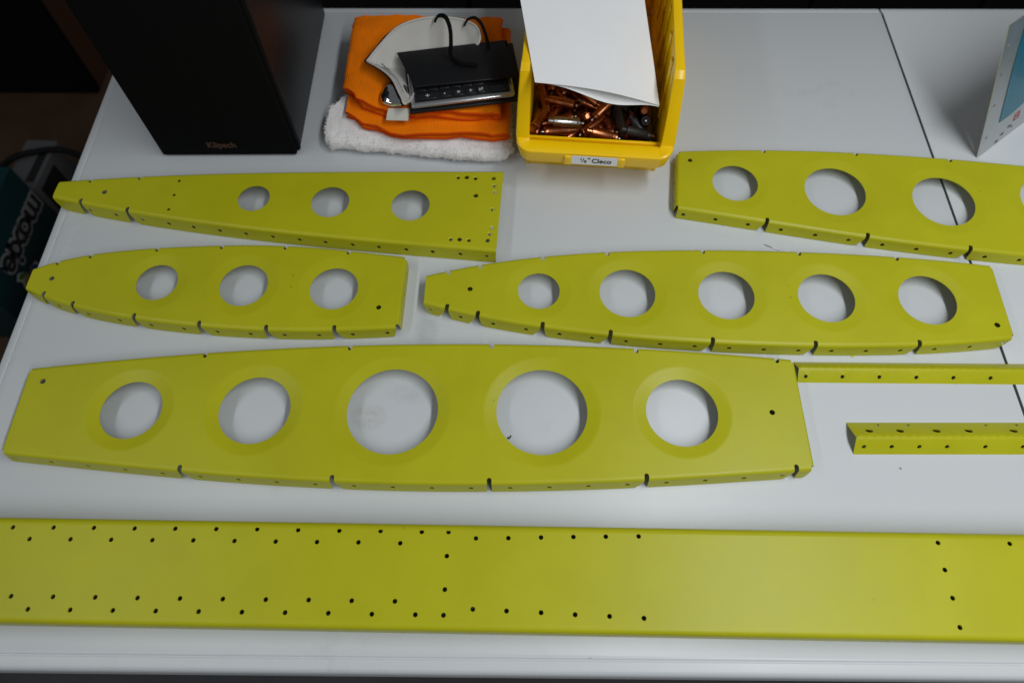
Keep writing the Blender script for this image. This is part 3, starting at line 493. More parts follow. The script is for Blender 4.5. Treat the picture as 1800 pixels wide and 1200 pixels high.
def rib(d, name, label, group=None):
    h = mm(d['h']); R = 0.0036; rn = 0.0019
    fc = Curve2([(mm(x), mm(y)) for x, y in d['front']], 1); bc = Curve2([(mm(x), mm(y)) for x, y in d['back']], -1)
    cx = sum(p.x for p in fc.p) / len(fc.p); cy = (fc.at(fc.L / 2).y + bc.at(bc.L / 2).y) / 2
    root = thing(name, label, 'rib', (cx, cy, 0), 0, group); off = root.location.copy()
    def edge(c, notches, a, b):
        pts = []; ns = sorted(c.near((mm(x), mm(y))) for x, y in notches)
        t = a; marks = []
        n = int((b - a) / 0.004)
        for k in range(n + 1):
            t = a + (b - a) * k / n
            if all(abs(t - q) > rn * 1.35 for q in ns): marks.append((t, None))
        for q in ns:
            if a < q < b: marks.append((q, 'n'))
        for t, kind in sorted(marks, key=lambda z: z[0]):
            if kind is None: pts.append(c.at(t) + c.inw(t) * R)
            else:
                tg = c.tan(t); w = c.inw(t); o = c.at(t) + w * R
                for k in range(11):
                    a_ = math.pi * k / 10; pts.append(o - tg * (rn * math.cos(a_)) + w * (rn * 1.15 * math.sin(a_)))
        return pts, [q for q in ns if a < q < b]
    la = R * 0.6 if d['lend'] else 0.0; rb = R * 0.6 if d['rend'] else 0.0
    fp, fn = edge(fc, d['fn'], la, fc.L - rb); bp, bn = edge(bc, d['bn'], la, bc.L - rb)
    outer = [(p.x, p.y) for p in fp] + [(p.x, p.y) for p in reversed(bp)]
    holes = []; ringV = []; ringT = []; RW = 0.0118; RD = d.get('rd', 0.0014)
    N = 72
    for x, y, r, ring in d['big']:
        x, y, r = mm(x), mm(y), mm(r)
        holes.append(circle(x, y, r + (RW if ring else 0), N))
        if ring:
            K = 9
            for j in range(K + 1):
                f = j / K; rr = r + RW * (1 - f); zz = h - RD * ((f * f / 0.3) if f < 0.15 else (f - 0.075)) / 0.925
                b = len(ringV); ringV += [Vector((px, py, zz)) for px, py in circle(x, y, rr, N)]
                if j: ringT += [(b - N + i, b - N + (i + 1) % N, b + (i + 1) % N, b + i) for i in range(N)]
    for x, y, r in d['sm']:
        x, y, r = mm(x), mm(y), mm(r); dim = d is D['B'] and x > -0.10 and r < 0.0021; n14 = 16
        holes.append(circle(x, y, r + (0.0013 if dim else 0), n14))
        if dim:
            for j in range(4):
                b = len(ringV); ringV += [Vector((px, py, h - 0.0008 * (j / 3) ** 1.3)) for px, py in circle(x, y, r + 0.0013 * (1 - j / 3), n14)]
                if j: ringT += [(b - n14 + i, b - n14 + (i + 1) % n14, b + (i + 1) % n14, b + i) for i in range(n14)]
    V2, T = patch(outer, holes)
    V = [Vector((x, y, h)) for x, y in V2]; F = []
    for t in T:
        nz = (V[t[1]] - V[t[0]]).cross(V[t[2]] - V[t[0]]).z; F.append(t if nz > 0 else t[::-1])
    b = len(V); F += [tuple(i + b for i in q) for q in ringT]; V += ringV
    bm = bmesh.new(); bv = [bm.verts.new(v - off) for v in V]
    for f in F:
        try: bm.faces.new([bv[i] for i in f])
        except ValueError: pass
    bmesh.ops.remove_doubles(bm, verts=bm.verts, dist=2e-6)
    for f in bm.faces:
        f.normal_update()
        if f.normal.z < 0: f.normal_flip()
    me = bpy.data.meshes.new('web'); bm.to_mesh(me); bm.free(); me.materials.append(PAINT)
    for p in me.polygons: p.use_smooth = len(p.vertices) == 4
    w = bpy.data.objects.new('web', me); COL.objects.link(w); w.parent = root
    so = w.modifiers.new('thickness', 'SOLIDIFY'); so.thickness = THK; so.offset = -1
    es = w.modifiers.new('crease', 'EDGE_SPLIT'); es.split_angle = math.radians(42)
    # folded flange tabs between the relief notches
    fh = [fc.near((mm(x), mm(y))) for x, y in d['fh']]
    for c, ns, hl in ((fc, fn, fh), (bc, bn, [t * bc.L / fc.L for t in fh])):
        a = 0.0030 if d['lend'] else 0.0004; z = c.L - (0.0030 if d['rend'] else 0.0004)
        cuts = [a] + ns + [z]
        for i in range(len(cuts) - 1):
            s0 = cuts[i] + (rn if i else 0); s1 = cuts[i + 1] - (rn if i < len(cuts) - 2 else 0)
            k = d['slant']; mid = (s0 + s1) / 2
            if k == 'M': k = 'L' if mid < c.L * 0.58 else 'R'
            c0 = 0.0065 if (i and k == 'L') else 0.0006; c1 = 0.0065 if (i < len(cuts) - 2 and k == 'R') else 0.0006
            if d is D['D'] and i in (1, 2, 3): c0 = 0.003
            if i == 0 and not d['lend'] and d is not D['A']: c0 = min(0.007, (s1 - s0) * 0.3)
            if i == len(cuts) - 2 and d['rend']: c1 = 0.003
            if d is D['D'] and i == len(cuts) - 2: c1 = 0.009
            flange(c, h, R, s0, s1, c0, c1, hl, 'flange_tab', root, wob=0.0005)
    for flag, i in ((d['lend'], 0), (d['rend'], -1)):
        if not flag: continue
        A = fc.p[i]; Bq = bc.p[i]
        c = Curve2([(A.x, A.y), ((A.x + Bq.x) / 2, (A.y + Bq.y) / 2), (Bq.x, Bq.y)], -1 if i == 0 else 1)
        flange(c, h, R, 0.0040, c.L - 0.0040, 0.002, 0.002, [c.L * f for f in (0.2, 0.5, 0.8)], 'end_flange', root, splay=0.02)
    return root
D['E']['rd'] = 0.0024
rib(D['E'], 'wing_rib', 'largest green primed rib with five round holes, lying beside the long drilled spar')
rib(D['D'], 'wing_rib', 'green primed rib with five dished holes, a blunt narrow nose and a slanted wide end')
rib(D['C'], 'wing_rib', 'short green primed rib with three dished holes and a pointed nose at the table edge')
rib(D['B'], 'wing_rib', 'straight tapering green rib with three plain holes and rivet holes clustered at its wide end')
rib(D['A'], 'wing_rib', 'green primed rib touching the yellow bin, its large dished holes lying over the table seam')

# long channel spar
d = D['spar']; h = mm(d['h']); R = 0.0056
def ext_line(p, q, xa, xb):
    k = (q[1] - p[1]) / (q[0] - p[0]); return [(xa, p[1] + k * (xa - p[0])), ((xa + xb) / 2, p[1] + k * ((xa + xb) / 2 - p[0])), (xb, p[1] + k * (xb - p[0]))]
fpt = [(mm(x), mm(y)) for x, y in d['front']]; bpt = [(mm(x), mm(y)) for x, y in d['back']]
fc = Curve2(ext_line(fpt[0], fpt[-1], -0.452, 0.86), 1); bc = Curve2(ext_line(bpt[0], bpt[-1], -0.452, 0.86), -1)
sp = thing('channel_spar', 'long green primed channel spar with staggered rows of rivet holes along the table front', 'spar', (0.2, 0.085, 0))
off = sp.location.copy()
outer = [fc.at(fc.L * k / 60) + fc.inw(0) * R for k in range(61)] + [bc.at(bc.L * (60 - k) / 60) + bc.inw(0) * R for k in range(61)]
V2, T = patch([(p.x, p.y) for p in outer], [circle(mm(x), mm(y), 0.0018, 14) for x, y in d['holes']])
V = [Vector((x, y, h)) for x, y in V2]; T = [t if (V[t[1]] - V[t[0]]).cross(V[t[2]] - V[t[0]]).z > 0 else t[::-1] for t in T]
mesh_object('web', [v - off for v in V], T, PAINT, sp, auto=40, solid=0.0012)
for c in (fc, bc):
    flange(c, h, R, 0.0, c.L, 0.0006, 0.0006, [0.012 + 0.0254 * k for k in range(51)], 'flange', sp, hr=0.0017, splay=-0.02)

# two tent-lying angles
def angle(name, label, xa, xb, ya, yb, ridge, wf, wb, hf, hb, hs, joggle=False):
    """ridge height, horizontal reach of the front and back leg; holes at x"""
    root = thing(name, label, 'angle', (xa, (ya + yb) / 2, 0)); off = root.location.copy()
    lf = math.hypot(wf, ridge); lb = math.hypot(wb, ridge); R = 0.0046
    df = Vector((-wf, -ridge)) / lf; db = Vector((wb, -ridge)) / lb        # (y,z) unit directions
    ang = df.angle(db); half = ang / 2; tl = R / math.tan(half)
    bis = (df + db).normalized(); cen = bis * (R / math.sin(half))
    arc = R * (math.pi - ang)
    def pos(x, v):
        # v: <0 front leg, 0..arc the bend, >arc the back leg
        y0 = ya + (yb - ya) * (x - xa) / (xb - xa)
        if v < 0: q = df * (tl - v)
        elif v > arc: q = db * (tl + v - arc)
        else:
            a0 = (df * tl - cen); a = -v / R
            q = cen + Vector((a0.x * math.cos(a) - a0.y * math.sin(a), a0.x * math.sin(a) + a0.y * math.cos(a)))
        return Vector((x, y0 + q.x, ridge + q.y))
    def strip(nm, v0, v1, holes, rows):
        n = 70; outer = [(xa + (xb - xa) * k / n, v0) for k in range(n + 1)] + [(xb - (xb - xa) * k / n, v1) for k in range(n + 1)]
        ext = [(xa + (xb - xa) * (k + 0.5) / n, v) for v in rows for k in range(n)]
        V2, T = patch(outer, [circle(x, v, r, 12) for x, v, r in holes], ext)
        V = [pos(x, v) for x, v in V2]
        T = [t if (V[t[1]] - V[t[0]]).cross(V[t[2]] - V[t[0]]).z > 0 else t[::-1] for t in T]
        return mesh_object(nm, [v - off for v in V], T, PAINT, root, auto=50, solid=0.0012)
    vb = arc + lb - tl
    strip('front_leg', -(lf - tl), arc * 0.5, [(mm(x), -(lf - tl) * 0.42, 0.0019) for x in hf], [arc * k / 10 for k in range(0, 5)])
    strip('back_leg', arc * 0.5, vb, [(mm(x), arc + (lb - tl) * 0.27, 0.0033) for x in hb] + [(mm(x), arc + (lb - tl) * 0.80, 0.0019) for x in hs], [arc * k / 10 for k in range(6, 11)])
    return root
g = D['angG']; hh = D['angH']
angle('stiffener_angle', 'green primed angle with one row of holes, its end against the largest rib', 0.2485, 0.80, 0.2672, 0.2655, 0.0110, 0.0103, 0.0100, g['hx'] + [450.4 + 32.6 * k for k in range(10)], [], [])
angle('stiffener_angle', 'green primed angle with rivet holes on both faces, lying loose on bare table', 0.2835, 0.80, 0.2015, 0.2050, 0.0143, 0.0108, 0.0178, hh['hf'] + [447.3 + 23.2 * k for k in range(14)], hh['hb'] + [446 + 30 * k for k in range(11)], hh['hs'] + [427 + 46 * k for k in range(7)])

# ------------------------------------------------------------------ loudspeaker
SPX, SPY = -0.3093, 0.518
ls = thing('loudspeaker', 'black bookshelf loudspeaker with copper logo standing at the back of the table', 'speaker', (SPX, SPY, 0), math.radians(0.6))
w = 0.0738; zb = 0.0015
bm_object('cabinet', box_bm(-w, w, 0.014, 0.226, zb, 0.294, 0.0015), BLACKVINYL, ls)
bm_object('baffle', box_bm(-w - 0.0004, w + 0.0004, 0.007, 0.0135, zb - 0.0004, 0.2944, 0.0015), BLACK, ls)
bm_object('grille', box_bm(-w + 0.002, w - 0.002, 0.0, 0.0068, zb + 0.0004, 0.2936, 0.0020), BLACKCLOTH, ls)
lettering('logo', 'Klipsch', 0.0105, COPPERTXT, ls, frame((-0.0035, -0.0004, 0.0175), (1, 0, 0), (0, 0, 1)), depth=0.0003, weight=0.0003)
for x in (-0.055, 0.055):
    for y in (0.03, 0.20):
        V, F = lathe_mesh([(0.006, 0), (0.007, 0.0005), (0.007, zb + 0.001)], 14, origin=Vector((x, y, 0))); mesh_object('foot', V, F, RUBBER, ls, auto=40)

# ------------------------------------------------------------------ yellow parts bin
BINL = Vector((-0.0035, 0.4925, 0)); BR = math.radians(-4.2); BW = 0.1545; BL = 0.262; BH = 0.122; LZ = 0.050; KY = 0.026
bn = thing('parts_bin', 'open-fronted yellow plastic parts bin holding copper clecos and a sheet of paper', 'bin', BINL, BR)
t_ = 0.003; RI = 0.012
side = [(0.018, 0.0), (BL, 0.0), (BL, BH - 0.004), (KY + 0.004, BH - 0.004), (0.009, LZ - 0.002)]
for x in (RI - t_, BW - RI):
    bm_object('side_wall', prism_bm(side, 'x', x, x + t_, 0.0006), YELLOW, bn)
bm_object('base', box_bm(RI + 0.0005, BW - RI - 0.0005, 0.022, BL - 0.004, 0.0003, 0.0035), YELLOW, bn)
bm_object('front_wall', prism_bm([(0.0185, 0.0), (0.0215, 0.0), (0.0135, LZ - 0.003), (0.0105, LZ - 0.003)], 'x', RI + 0.0002, BW - RI - 0.0002, 0.0005), YELLOW, bn)
bm_object('back_wall', box_bm(RI + 0.0002, BW - RI - 0.0002, BL - 0.0035, BL - 0.0005, 0.0, BH - 0.004, 0.0005), YELLOW, bn)
# rim: rounded bar sweeping along the top edge, down the slopes and across the low front lip
def rim_section(p, nx, width, drop):
    return None
rim = bmesh.new()
def sweep(bm, path, insd, width, drops, close=False):
    """path of outer top edge points, insd: inward horizontal unit vectors, drops: local down vectors"""
    rings = []
    prof = [(0.0, 1.0), (0.0, 0.16), (0.06, 0.05), (0.18, 0.0), (0.82, 0.0), (0.95, 0.03), (1.0, 0.12), (1.0, 1.0)]
    for p, i, wd, dn in zip(path, insd, width, drops):
        rings.append([bm.verts.new(Vector(p) + Vector(i) * (wd * a) + Vector(dn) * b) for a, b in prof])
    n = len(prof)
    for a, b in zip(rings, rings[1:]):
        for k in range(n): bm.faces.new((a[k], a[(k + 1) % n], b[(k + 1) % n], b[k]))
    bm.faces.new(rings[0][::-1]); bm.faces.new(rings[-1])
    return bm
RWD = RI
pth = []; ins = []; wd = []; dr = []
def add(p, i, w_, d_): pth.append(p); ins.append(i); wd.append(w_); dr.append(d_)
dn = (0, 0, -0.011)
add((0.003, BL, BH), (1, 0, 0), 0.0085, dn); add((0.0025, KY + 0.012, BH), (1, 0, 0), 0.0095, dn); add((0.002, KY + 0.004, BH - 0.001), (1, 0, 0), 0.0105, (0, 0.002, -0.0115)); add((0.0015, KY - 0.002, BH - 0.006), (1, 0, 0), 0.0112, (0, 0.005, -0.011))
add((0.0, 0.013, LZ + 0.033), (1, 0.0, 0), 0.0125, (0, 0.008, -0.008)); add((-0.0005, 0.004, LZ + 0.008), (1, 0.05, 0), 0.0132, (0, 0.007, -0.012))
for k in range(0, 9):
    a = math.radians(90 * k / 8); rr = 0.015
    add((rr - rr * math.cos(a) - 0.0005, rr * (1 - math.sin(a)) - 0.012 + 0.0, LZ + 0.003 * (1 - k / 8)), (math.cos(a), math.sin(a), 0), 0.0135 + 0.0005 * k, (0.004 * math.cos(a), 0.006 * math.sin(a), -0.019))
for k in range(8, -1, -1):
    a = math.radians(90 * k / 8); rr = 0.015
    add((BW - rr + rr * math.cos(a) + 0.0005, rr * (1 - math.sin(a)) - 0.012, LZ + 0.003 * (1 - k / 8)), (-math.cos(a), math.sin(a), 0), 0.0135 + 0.0005 * k, (-0.004 * math.cos(a), 0.006 * math.sin(a), -0.019))
add((BW + 0.0005, 0.004, LZ + 0.008), (-1, 0.05, 0), 0.0132, (0, 0.007, -0.012)); add((BW, 0.013, LZ + 0.033), (-1, 0, 0), 0.0125, (0, 0.008, -0.008))
add((BW - 0.0015, KY - 0.002, BH - 0.006), (-1, 0, 0), 0.0112, (0, 0.005, -0.011)); add((BW - 0.002, KY + 0.004, BH - 0.001), (-1, 0, 0), 0.0105, (0, 0.002, -0.0115)); add((BW - 0.0025, KY + 0.012, BH), (-1, 0, 0), 0.0095, dn); add((BW - 0.003, BL, BH), (-1, 0, 0), 0.0085, dn)
sweep(rim, pth, ins, wd, dr)
ro = bm_object('rim', rim, YELLOW, bn, auto=28)
bm_object('rear_rim', box_bm(0.012, BW - 0.012, BL - 0.0003, BL + 0.006, BH - 0.011, BH, 0.0015), YELLOW, bn)
for y in (0.046, 0.082, 0.120, 0.158, 0.196):
    for sx, xx in ((-1, BW - RI - 0.0004),):
        bm_object('divider_ridge', prism_bm([(xx, y), (xx + sx * 0.0018, y + 0.003), (xx + sx * 0.0018, y + 0.0060), (xx, y + 0.0085)], 'z', 0.045, BH - 0.006, 0.0006), YELLOW, bn)
for xx in (0.052, 0.1045):
    bm_object('label_clip', box_bm(xx - 0.0035, xx + 0.0035, -0.0128, -0.0085, LZ - 0.0145, LZ - 0.003, 0.0012), YELLOW, bn)
lab = bm_object('label', box_bm(0.0555, 0.1010, -0.01225, -0.01185, LZ - 0.0130, LZ - 0.0018), PAPER, bn, smooth=False)
lab.location = (0, 0, 0)
LM = lambda x, z: frame((x, -0.01235, z), (1, 0, 0), (0, 0, 1))
lettering('lettering', 'Cleco', 0.0082, BLACKPRINT, lab, LM(0.0852, LZ - 0.0075), depth=0.00008, weight=0.00018)
lettering('lettering', '1', 0.0048, BLACKPRINT, lab, LM(0.0650, LZ - 0.0060), depth=0.00008, weight=0.00012)
lettering('lettering', '/', 0.0072, BLACKPRINT, lab, LM(0.0670, LZ - 0.0074), depth=0.00008, weight=0.00012)
lettering('lettering', '8', 0.0048, BLACKPRINT, lab, LM(0.0693, LZ - 0.0088), depth=0.00008, weight=0.00012)
lettering('lettering', '"', 0.0075, BLACKPRINT, lab, LM(0.0728, LZ - 0.0066), depth=0.00008, weight=0.00012)

# clecos: body with open mouth, plunger at the other end, split steel tip
def cleco_meshes():
    r = 0.0047
    body = [(0.0034, -0.0126), (0.0042, -0.0134), (r, -0.0129), (r, 0.0084), (0.0044, 0.0090), (0.0044, 0.0096), (r, 0.0102), (r, 0.0129), (0.0042, 0.0134), (0.0028, 0.0134), (0.0028, 0.0076), (0.0, 0.0075)]
    Vb, Fb = lathe_mesh(body, 20)
    tip = [(0.0013, 0.0075), (0.0013, 0.0152), (0.0016, 0.0160), (0.0012, 0.0174), (0.0003, 0.0178)]
    plu = [(0.0029, -0.0127), (0.0029, -0.0166), (0.0034, -0.0170), (0.0034, -0.0182), (0.0027, -0.0187)]
    return (Vb, Fb), lathe_mesh(tip, 10), lathe_mesh(plu, 14)
(cb, ct, cp) = cleco_meshes()
def mk(name, vf, mat):
    me = bpy.data.meshes.new(name); me.from_pydata([tuple(v) for v in vf[0]], [], vf[1]); me.materials.append(mat)
    for p in me.polygons: p.use_smooth = True
    me.set_sharp_from_angle(angle=math.radians(35)); return me
ME = {k: (mk('body', cb, m), mk('tip', ct, STEEL), mk('plunger', cp, pm)) for k, (m, pm) in dict(copper=(COPPER, COPPER), steel=(STEEL, STEEL), black=(DARKSTEEL, DARKSTEEL), blue=(BLUEPL, STEEL)).items()}
BM = Matrix.Translation(BINL) @ Matrix.Rotation(BR, 4, 'Z')
CL = {'copper': 'copper coloured cleco fastener in the heap inside the yellow bin', 'steel': 'bright steel cleco among copper ones in the yellow bin', 'black': 'black cleco fastener among the copper ones in the yellow bin', 'blue': 'blue cleco fastener under the paper in the yellow bin'}
def nearest(px, py): return min(range(len(CLECO)), key=lambda i: math.hypot(CLECO[i][0] - px, CLECO[i][1] - py) - CLECO[i][2] * 0.8)
STEELI = nearest(38, 30); BLUEI = nearest(84, 84)
for i, (x, y, z, dx, dy, dz) in enumerate(CLECO):
    kind = 'copper'
    if x > 92 and y < 110 and i % 2 == 0: kind = 'black'
    if i == STEELI: kind = 'steel'
    if i == BLUEI: kind = 'blue'
    dv = Vector((dx, dy, dz)); q = Vector((0, 0, 1)).rotation_difference(dv)
    o = bpy.data.objects.new('cleco', None); COL.objects.link(o); o.empty_display_size = 0.01
    o.matrix_world = BM @ (Matrix.Translation((mm(x), mm(y), mm(z))) @ q.to_matrix().to_4x4())
    tag(o, CL[kind], 'cleco', 'clecos heaped in the yellow bin')
    for nm, me in zip(('body', 'tip', 'plunger'), ME[kind]):
        c = bpy.data.objects.new(nm, me); COL.objects.link(c); c.parent = o

# folded sheet of paper resting in the bin
def sheet(name, corners, bulge, nu=24, nv=24):
    a, b, c, e = [Vector(p) for p in corners]     # front-left, front-right, back-left, back-right
    V = []; F = []
    for j in range(nv + 1):
        v = j / nv
        for i in range(nu + 1):
            u = i / nu; p = (a * (1 - u) + b * u) * (1 - v) + (c * (1 - u) + e * u) * v
            V.append(p + Vector(bulge(u, v)))
    for j in range(nv):
        for i in range(nu):
            k = j * (nu + 1) + i; F.append((k, k + 1, k + nu + 2, k + nu + 1))
    return V, F
pp = thing('paper_sheet', 'folded white sheet of paper lying over the clecos in the yellow bin', 'paper', (0.07, 0.50, 0.10)); po = pp.location.copy()
V, F = sheet('leaf', [(0.0136, 0.4985, 0.1185), (0.1330, 0.5070, 0.0835), (-0.0165, 0.70, 0.154), (0.1165, 0.70, 0.132)], lambda u, v: (0, 0, 0.0045 * math.sin(math.pi * u) * (1 - 0.4 * v) + 0.0006 * math.sin(9 * v) * u))
mesh_object('leaf', [v - po for v in V], F, PAPER, pp, solid=0.00025)
V, F = sheet('leaf', [(0.0150, 0.5005, 0.1177), (0.1328, 0.5070, 0.0825), (-0.0155, 0.70, 0.1530), (0.1155, 0.70, 0.1310)], lambda u, v: (0, -0.003 * math.sin(math.pi * u) ** 2 * (1 - v), 0.0045 * math.sin(math.pi * u) * (1 - 0.4 * v) - 0.0095 * (math.sin(math.pi * u ** 1.35) ** 2) * max(0, 1 - v * 1.6) ** 2 - 0.0008))
mesh_object('leaf', [v - po for v in V], F, PAPER, pp, solid=0.00025)

# ------------------------------------------------------------------ towels
def interp(x, pts):
    if x <= pts[0][0]: return pts[0][1]
    for (a, b), (c, e) in zip(pts, pts[1:]):
        if x <= c: f = (x - a) / (c - a); f = f * f * (3 - 2 * f); return b + (e - b) * f
    return pts[-1][1]
def folded(root, name, path, yf, yb, mat, thick, amp, seed, nv=44, hem=None, hemr=0.0011, sub=5):
    P = spline([(x, 0, z) for x, z in path], sub); V = []; F = []; off = root.location
    for i, p in enumerate(P):
        a = interp(p.x, yf); b = interp(p.x, yb)
        for j in range(nv + 1):
            v = j / nv; y = a + (b - a) * v
            q = Vector((p.x, y, p.z)); k = noise.noise(q * 38 + Vector((seed, seed, seed))); k2 = noise.noise(q * 120 + Vector((seed, 3, seed)))
            e = 1 - 0.5 * abs(2 * v - 1)
            V.append(q + Vector((0.6 * amp * k2, amp * (k2 if j in (0, nv) else 0.3 * k), amp * 1.1 * k + amp * 0.35 * k2)) - off)
    n = nv + 1
    for i in range(len(P) - 1):
        for j in range(nv): F.append((i * n + j, (i + 1) * n + j, (i + 1) * n + j + 1, i * n + j + 1))
    o = mesh_object(name, V, F, mat, root, solid=thick, offset=0)
    if hem:
        pts = [V[i * n] + Vector((0, -0.0004, 0)) for i in range(len(P))]
        hv, hf = tube_mesh(pts, hemr, 8); mesh_object('hem', hv, hf, hem, root)
    return o, V, n, len(P)
wt = thing('white_towel', 'frayed white terry towel folded under the orange towels', 'towel', (-0.1, 0.56, 0))
yf = [(-0.205, 0.530), (-0.198, 0.5225), (-0.165, 0.5195), (-0.129, 0.519), (-0.092, 0.512), (-0.056, 0.5065), (-0.02, 0.506), (-0.006, 0.520)]
yb = [(-0.205, 0.640), (-0.01, 0.650)]
def front_fold(root, path, x0, x1, nx, mat, thick, amp, seed):
    """cloth folded along its front: path of (y offset from the front line, z) carried along x"""
    P = spline([(0, y, z) for y, z in path], 6); V = []; F = []; off = root.location; n = nx + 1
    for p in P:
        for i in range(n):
            xl = x0 + max(0.0, p.y - 0.040) * 0.55; x = xl + (x1 - xl) * i / nx; y = interp(x, yf) + p.y
            q = Vector((x, y, p.z)); k = noise.noise(q * 42 + Vector((seed, 1, 2))); k2 = noise.noise(q * 130 + Vector((seed, 5, 1))); k3 = noise.noise(q * 420 + Vector((seed, 7, 1)))
            w = min(1, p.z / 0.006)
            V.append(q + Vector((amp * 0.5 * k2, amp * (0.8 * k + 0.35 * k2 + 0.25 * k3), w * amp * (0.9 * k + 0.45 * k2 + 0.35 * k3))) - off)
    for j in range(len(P) - 1):
        for i in range(nx): F.append((j * n + i, j * n + i + 1, (j + 1) * n + i + 1, (j + 1) * n + i))
    mesh_object('folded_cloth', V, F, mat, root, solid=thick, offset=0)
    return V, n, len(P)
TV, tn, tp = front_fold(wt, [(0.115, 0.0035), (0.06, 0.0035), (0.020, 0.0035), (0.006, 0.0045), (0.0015, 0.0085), (0.0035, 0.0135), (0.012, 0.0165), (0.03, 0.0180), (0.06, 0.0185), (0.115, 0.0185)], -0.2045, -0.0090, 130, TERRY, 0.0038, 0.0024, 3.1)
front_fold(wt, [(0.110, 0.0085), (0.05, 0.0090), (0.022, 0.0095), (0.016, 0.0110), (0.020, 0.0128), (0.05, 0.0135), (0.11, 0.0135)], -0.1990, -0.0120, 60, TERRY, 0.0030, 0.0012, 6.3)
# loose pile loops and frayed threads
rnd = random.Random(11); PV = []; PF = []
for k in range(26000):
    j = rnd.randrange(tp); i = rnd.randrange(tn); b = TV[j * tn + i]
    if rnd.random() < 0.06: i = rnd.choice((0, 1, tn - 1, tn - 2)); b = TV[j * tn + i]
    b = b + Vector((rnd.uniform(-0.0012, 0.0012), rnd.uniform(-0.0015, 0.0015), rnd.uniform(-0.001, 0.001)))
    d = Vector((rnd.uniform(-1, 1), rnd.uniform(-1.3, 0.3), rnd.uniform(-0.1, 1.3))).normalized(); l = rnd.uniform(0.0012, 0.0030)
    q = d.orthogonal().normalized() * 0.00030; p0 = b + d * 0.0010; p1 = p0 + d * l * 0.6; p2 = p1 + (d + Vector((rnd.uniform(-1, 1), rnd.uniform(-1, 1), rnd.uniform(-1, 0.4)))).normalized() * l * 0.5
    if (p2 + wt.location).z < 0.0006: continue
    m = len(PV); PV += [p0 - q, p0 + q, p1 + q, p1 - q, p2]; PF += [(m, m + 1, m + 2, m + 3), (m + 3, m + 2, m + 4)]
po_ = mesh_object('terry_pile', PV, PF, TERRY, wt, smooth=False); po_['kind'] = 'stuff'
for k in range(7):
    p = Vector((-0.013 + rnd.uniform(-0.004, 0.006), 0.515 + rnd.uniform(-0.004, 0.045), 0.004)); pts = [p]
    d = Vector((rnd.uniform(0.3, 1), rnd.uniform(-0.6, 0.6), 0.2))
    for s in range(5): d = (d + Vector((rnd.uniform(-0.6, 0.6), rnd.uniform(-0.8, 0.8), rnd.uniform(-0.5, 0.4)))).normalized(); p = p + d * 0.0032; p = Vector((p.x, p.y, max(p.z, 0.0008))); pts.append(p)
    hv, hf = tube_mesh([q - wt.location for q in spline(pts, 4)], 0.00022, 5); mesh_object('loose_thread', hv, hf, TERRY, wt)

ot = thing('orange_towel', 'orange microfibre towel folded with looped edges on the white towel', 'towel', (-0.1, 0.56, 0.022))
yfl = [(-0.188, 0.562), (-0.1835, 0.553), (-0.160, 0.538), (-0.1325, 0.5245), (-0.1264, 0.522), (-0.0732, 0.5245), (-0.011, 0.520)]
ybl = [(-0.19, 0.686), (-0.01, 0.682)]
folded(ot, 'folded_cloth', [(-0.183, 0.0235), (-0.12, 0.0232), (-0.05, 0.0232), (-0.020, 0.0232), (-0.0125, 0.0255), (-0.0118, 0.0295), (-0.018, 0.0315), (-0.05, 0.0300), (-0.12, 0.0285), (-0.184, 0.0285)], yfl, ybl, ORANGE, 0.0017, 0.0020, 5.5, hem=ORANGEHEM)
ou = thing('orange_towel', 'orange microfibre towel with a white tag, lying under the calculator', 'towel', (-0.1, 0.56, 0.034)); ouo = ou.location
yfu = [(-0.190, 0.600), (-0.186, 0.580), (-0.1636, 0.556), (-0.1326, 0.5445), (-0.091, 0.543), (-0.0227, 0.5385), (-0.012, 0.5385)]
ybu = [(-0.19, 0.6900), (-0.13, 0.690), (-0.01, 0.684)]
folded(ou, 'folded_cloth', [(-0.186, 0.0325), (-0.12, 0.0330), (-0.05, 0.0345), (-0.028, 0.0345), (-0.0215, 0.0362), (-0.0215, 0.0395), (-0.029, 0.0415), (-0.06, 0.0410), (-0.12, 0.0405), (-0.165, 0.0405), (-0.183, 0.0390), (-0.1885, 0.0360)], yfu, ybu, ORANGE, 0.0017, 0.0025, 9.2, hem=ORANGEHEM)
V, F = sheet('tag', [(-0.1377, 0.5335, 0.0375), (-0.1150, 0.5328, 0.0375), (-0.1357, 0.5445, 0.0430), (-0.1132, 0.5445, 0.0430)], lambda u, v: (0, -0.001 * math.sin(3.1 * v), 0.0012 * math.sin(3.1 * v)), 6, 6)
mesh_object('care_tag', [v - ouo for v in V], F, material('tag_cloth', (0.55, 0.55, 0.48), rough=0.8), ou, solid=0.0005)

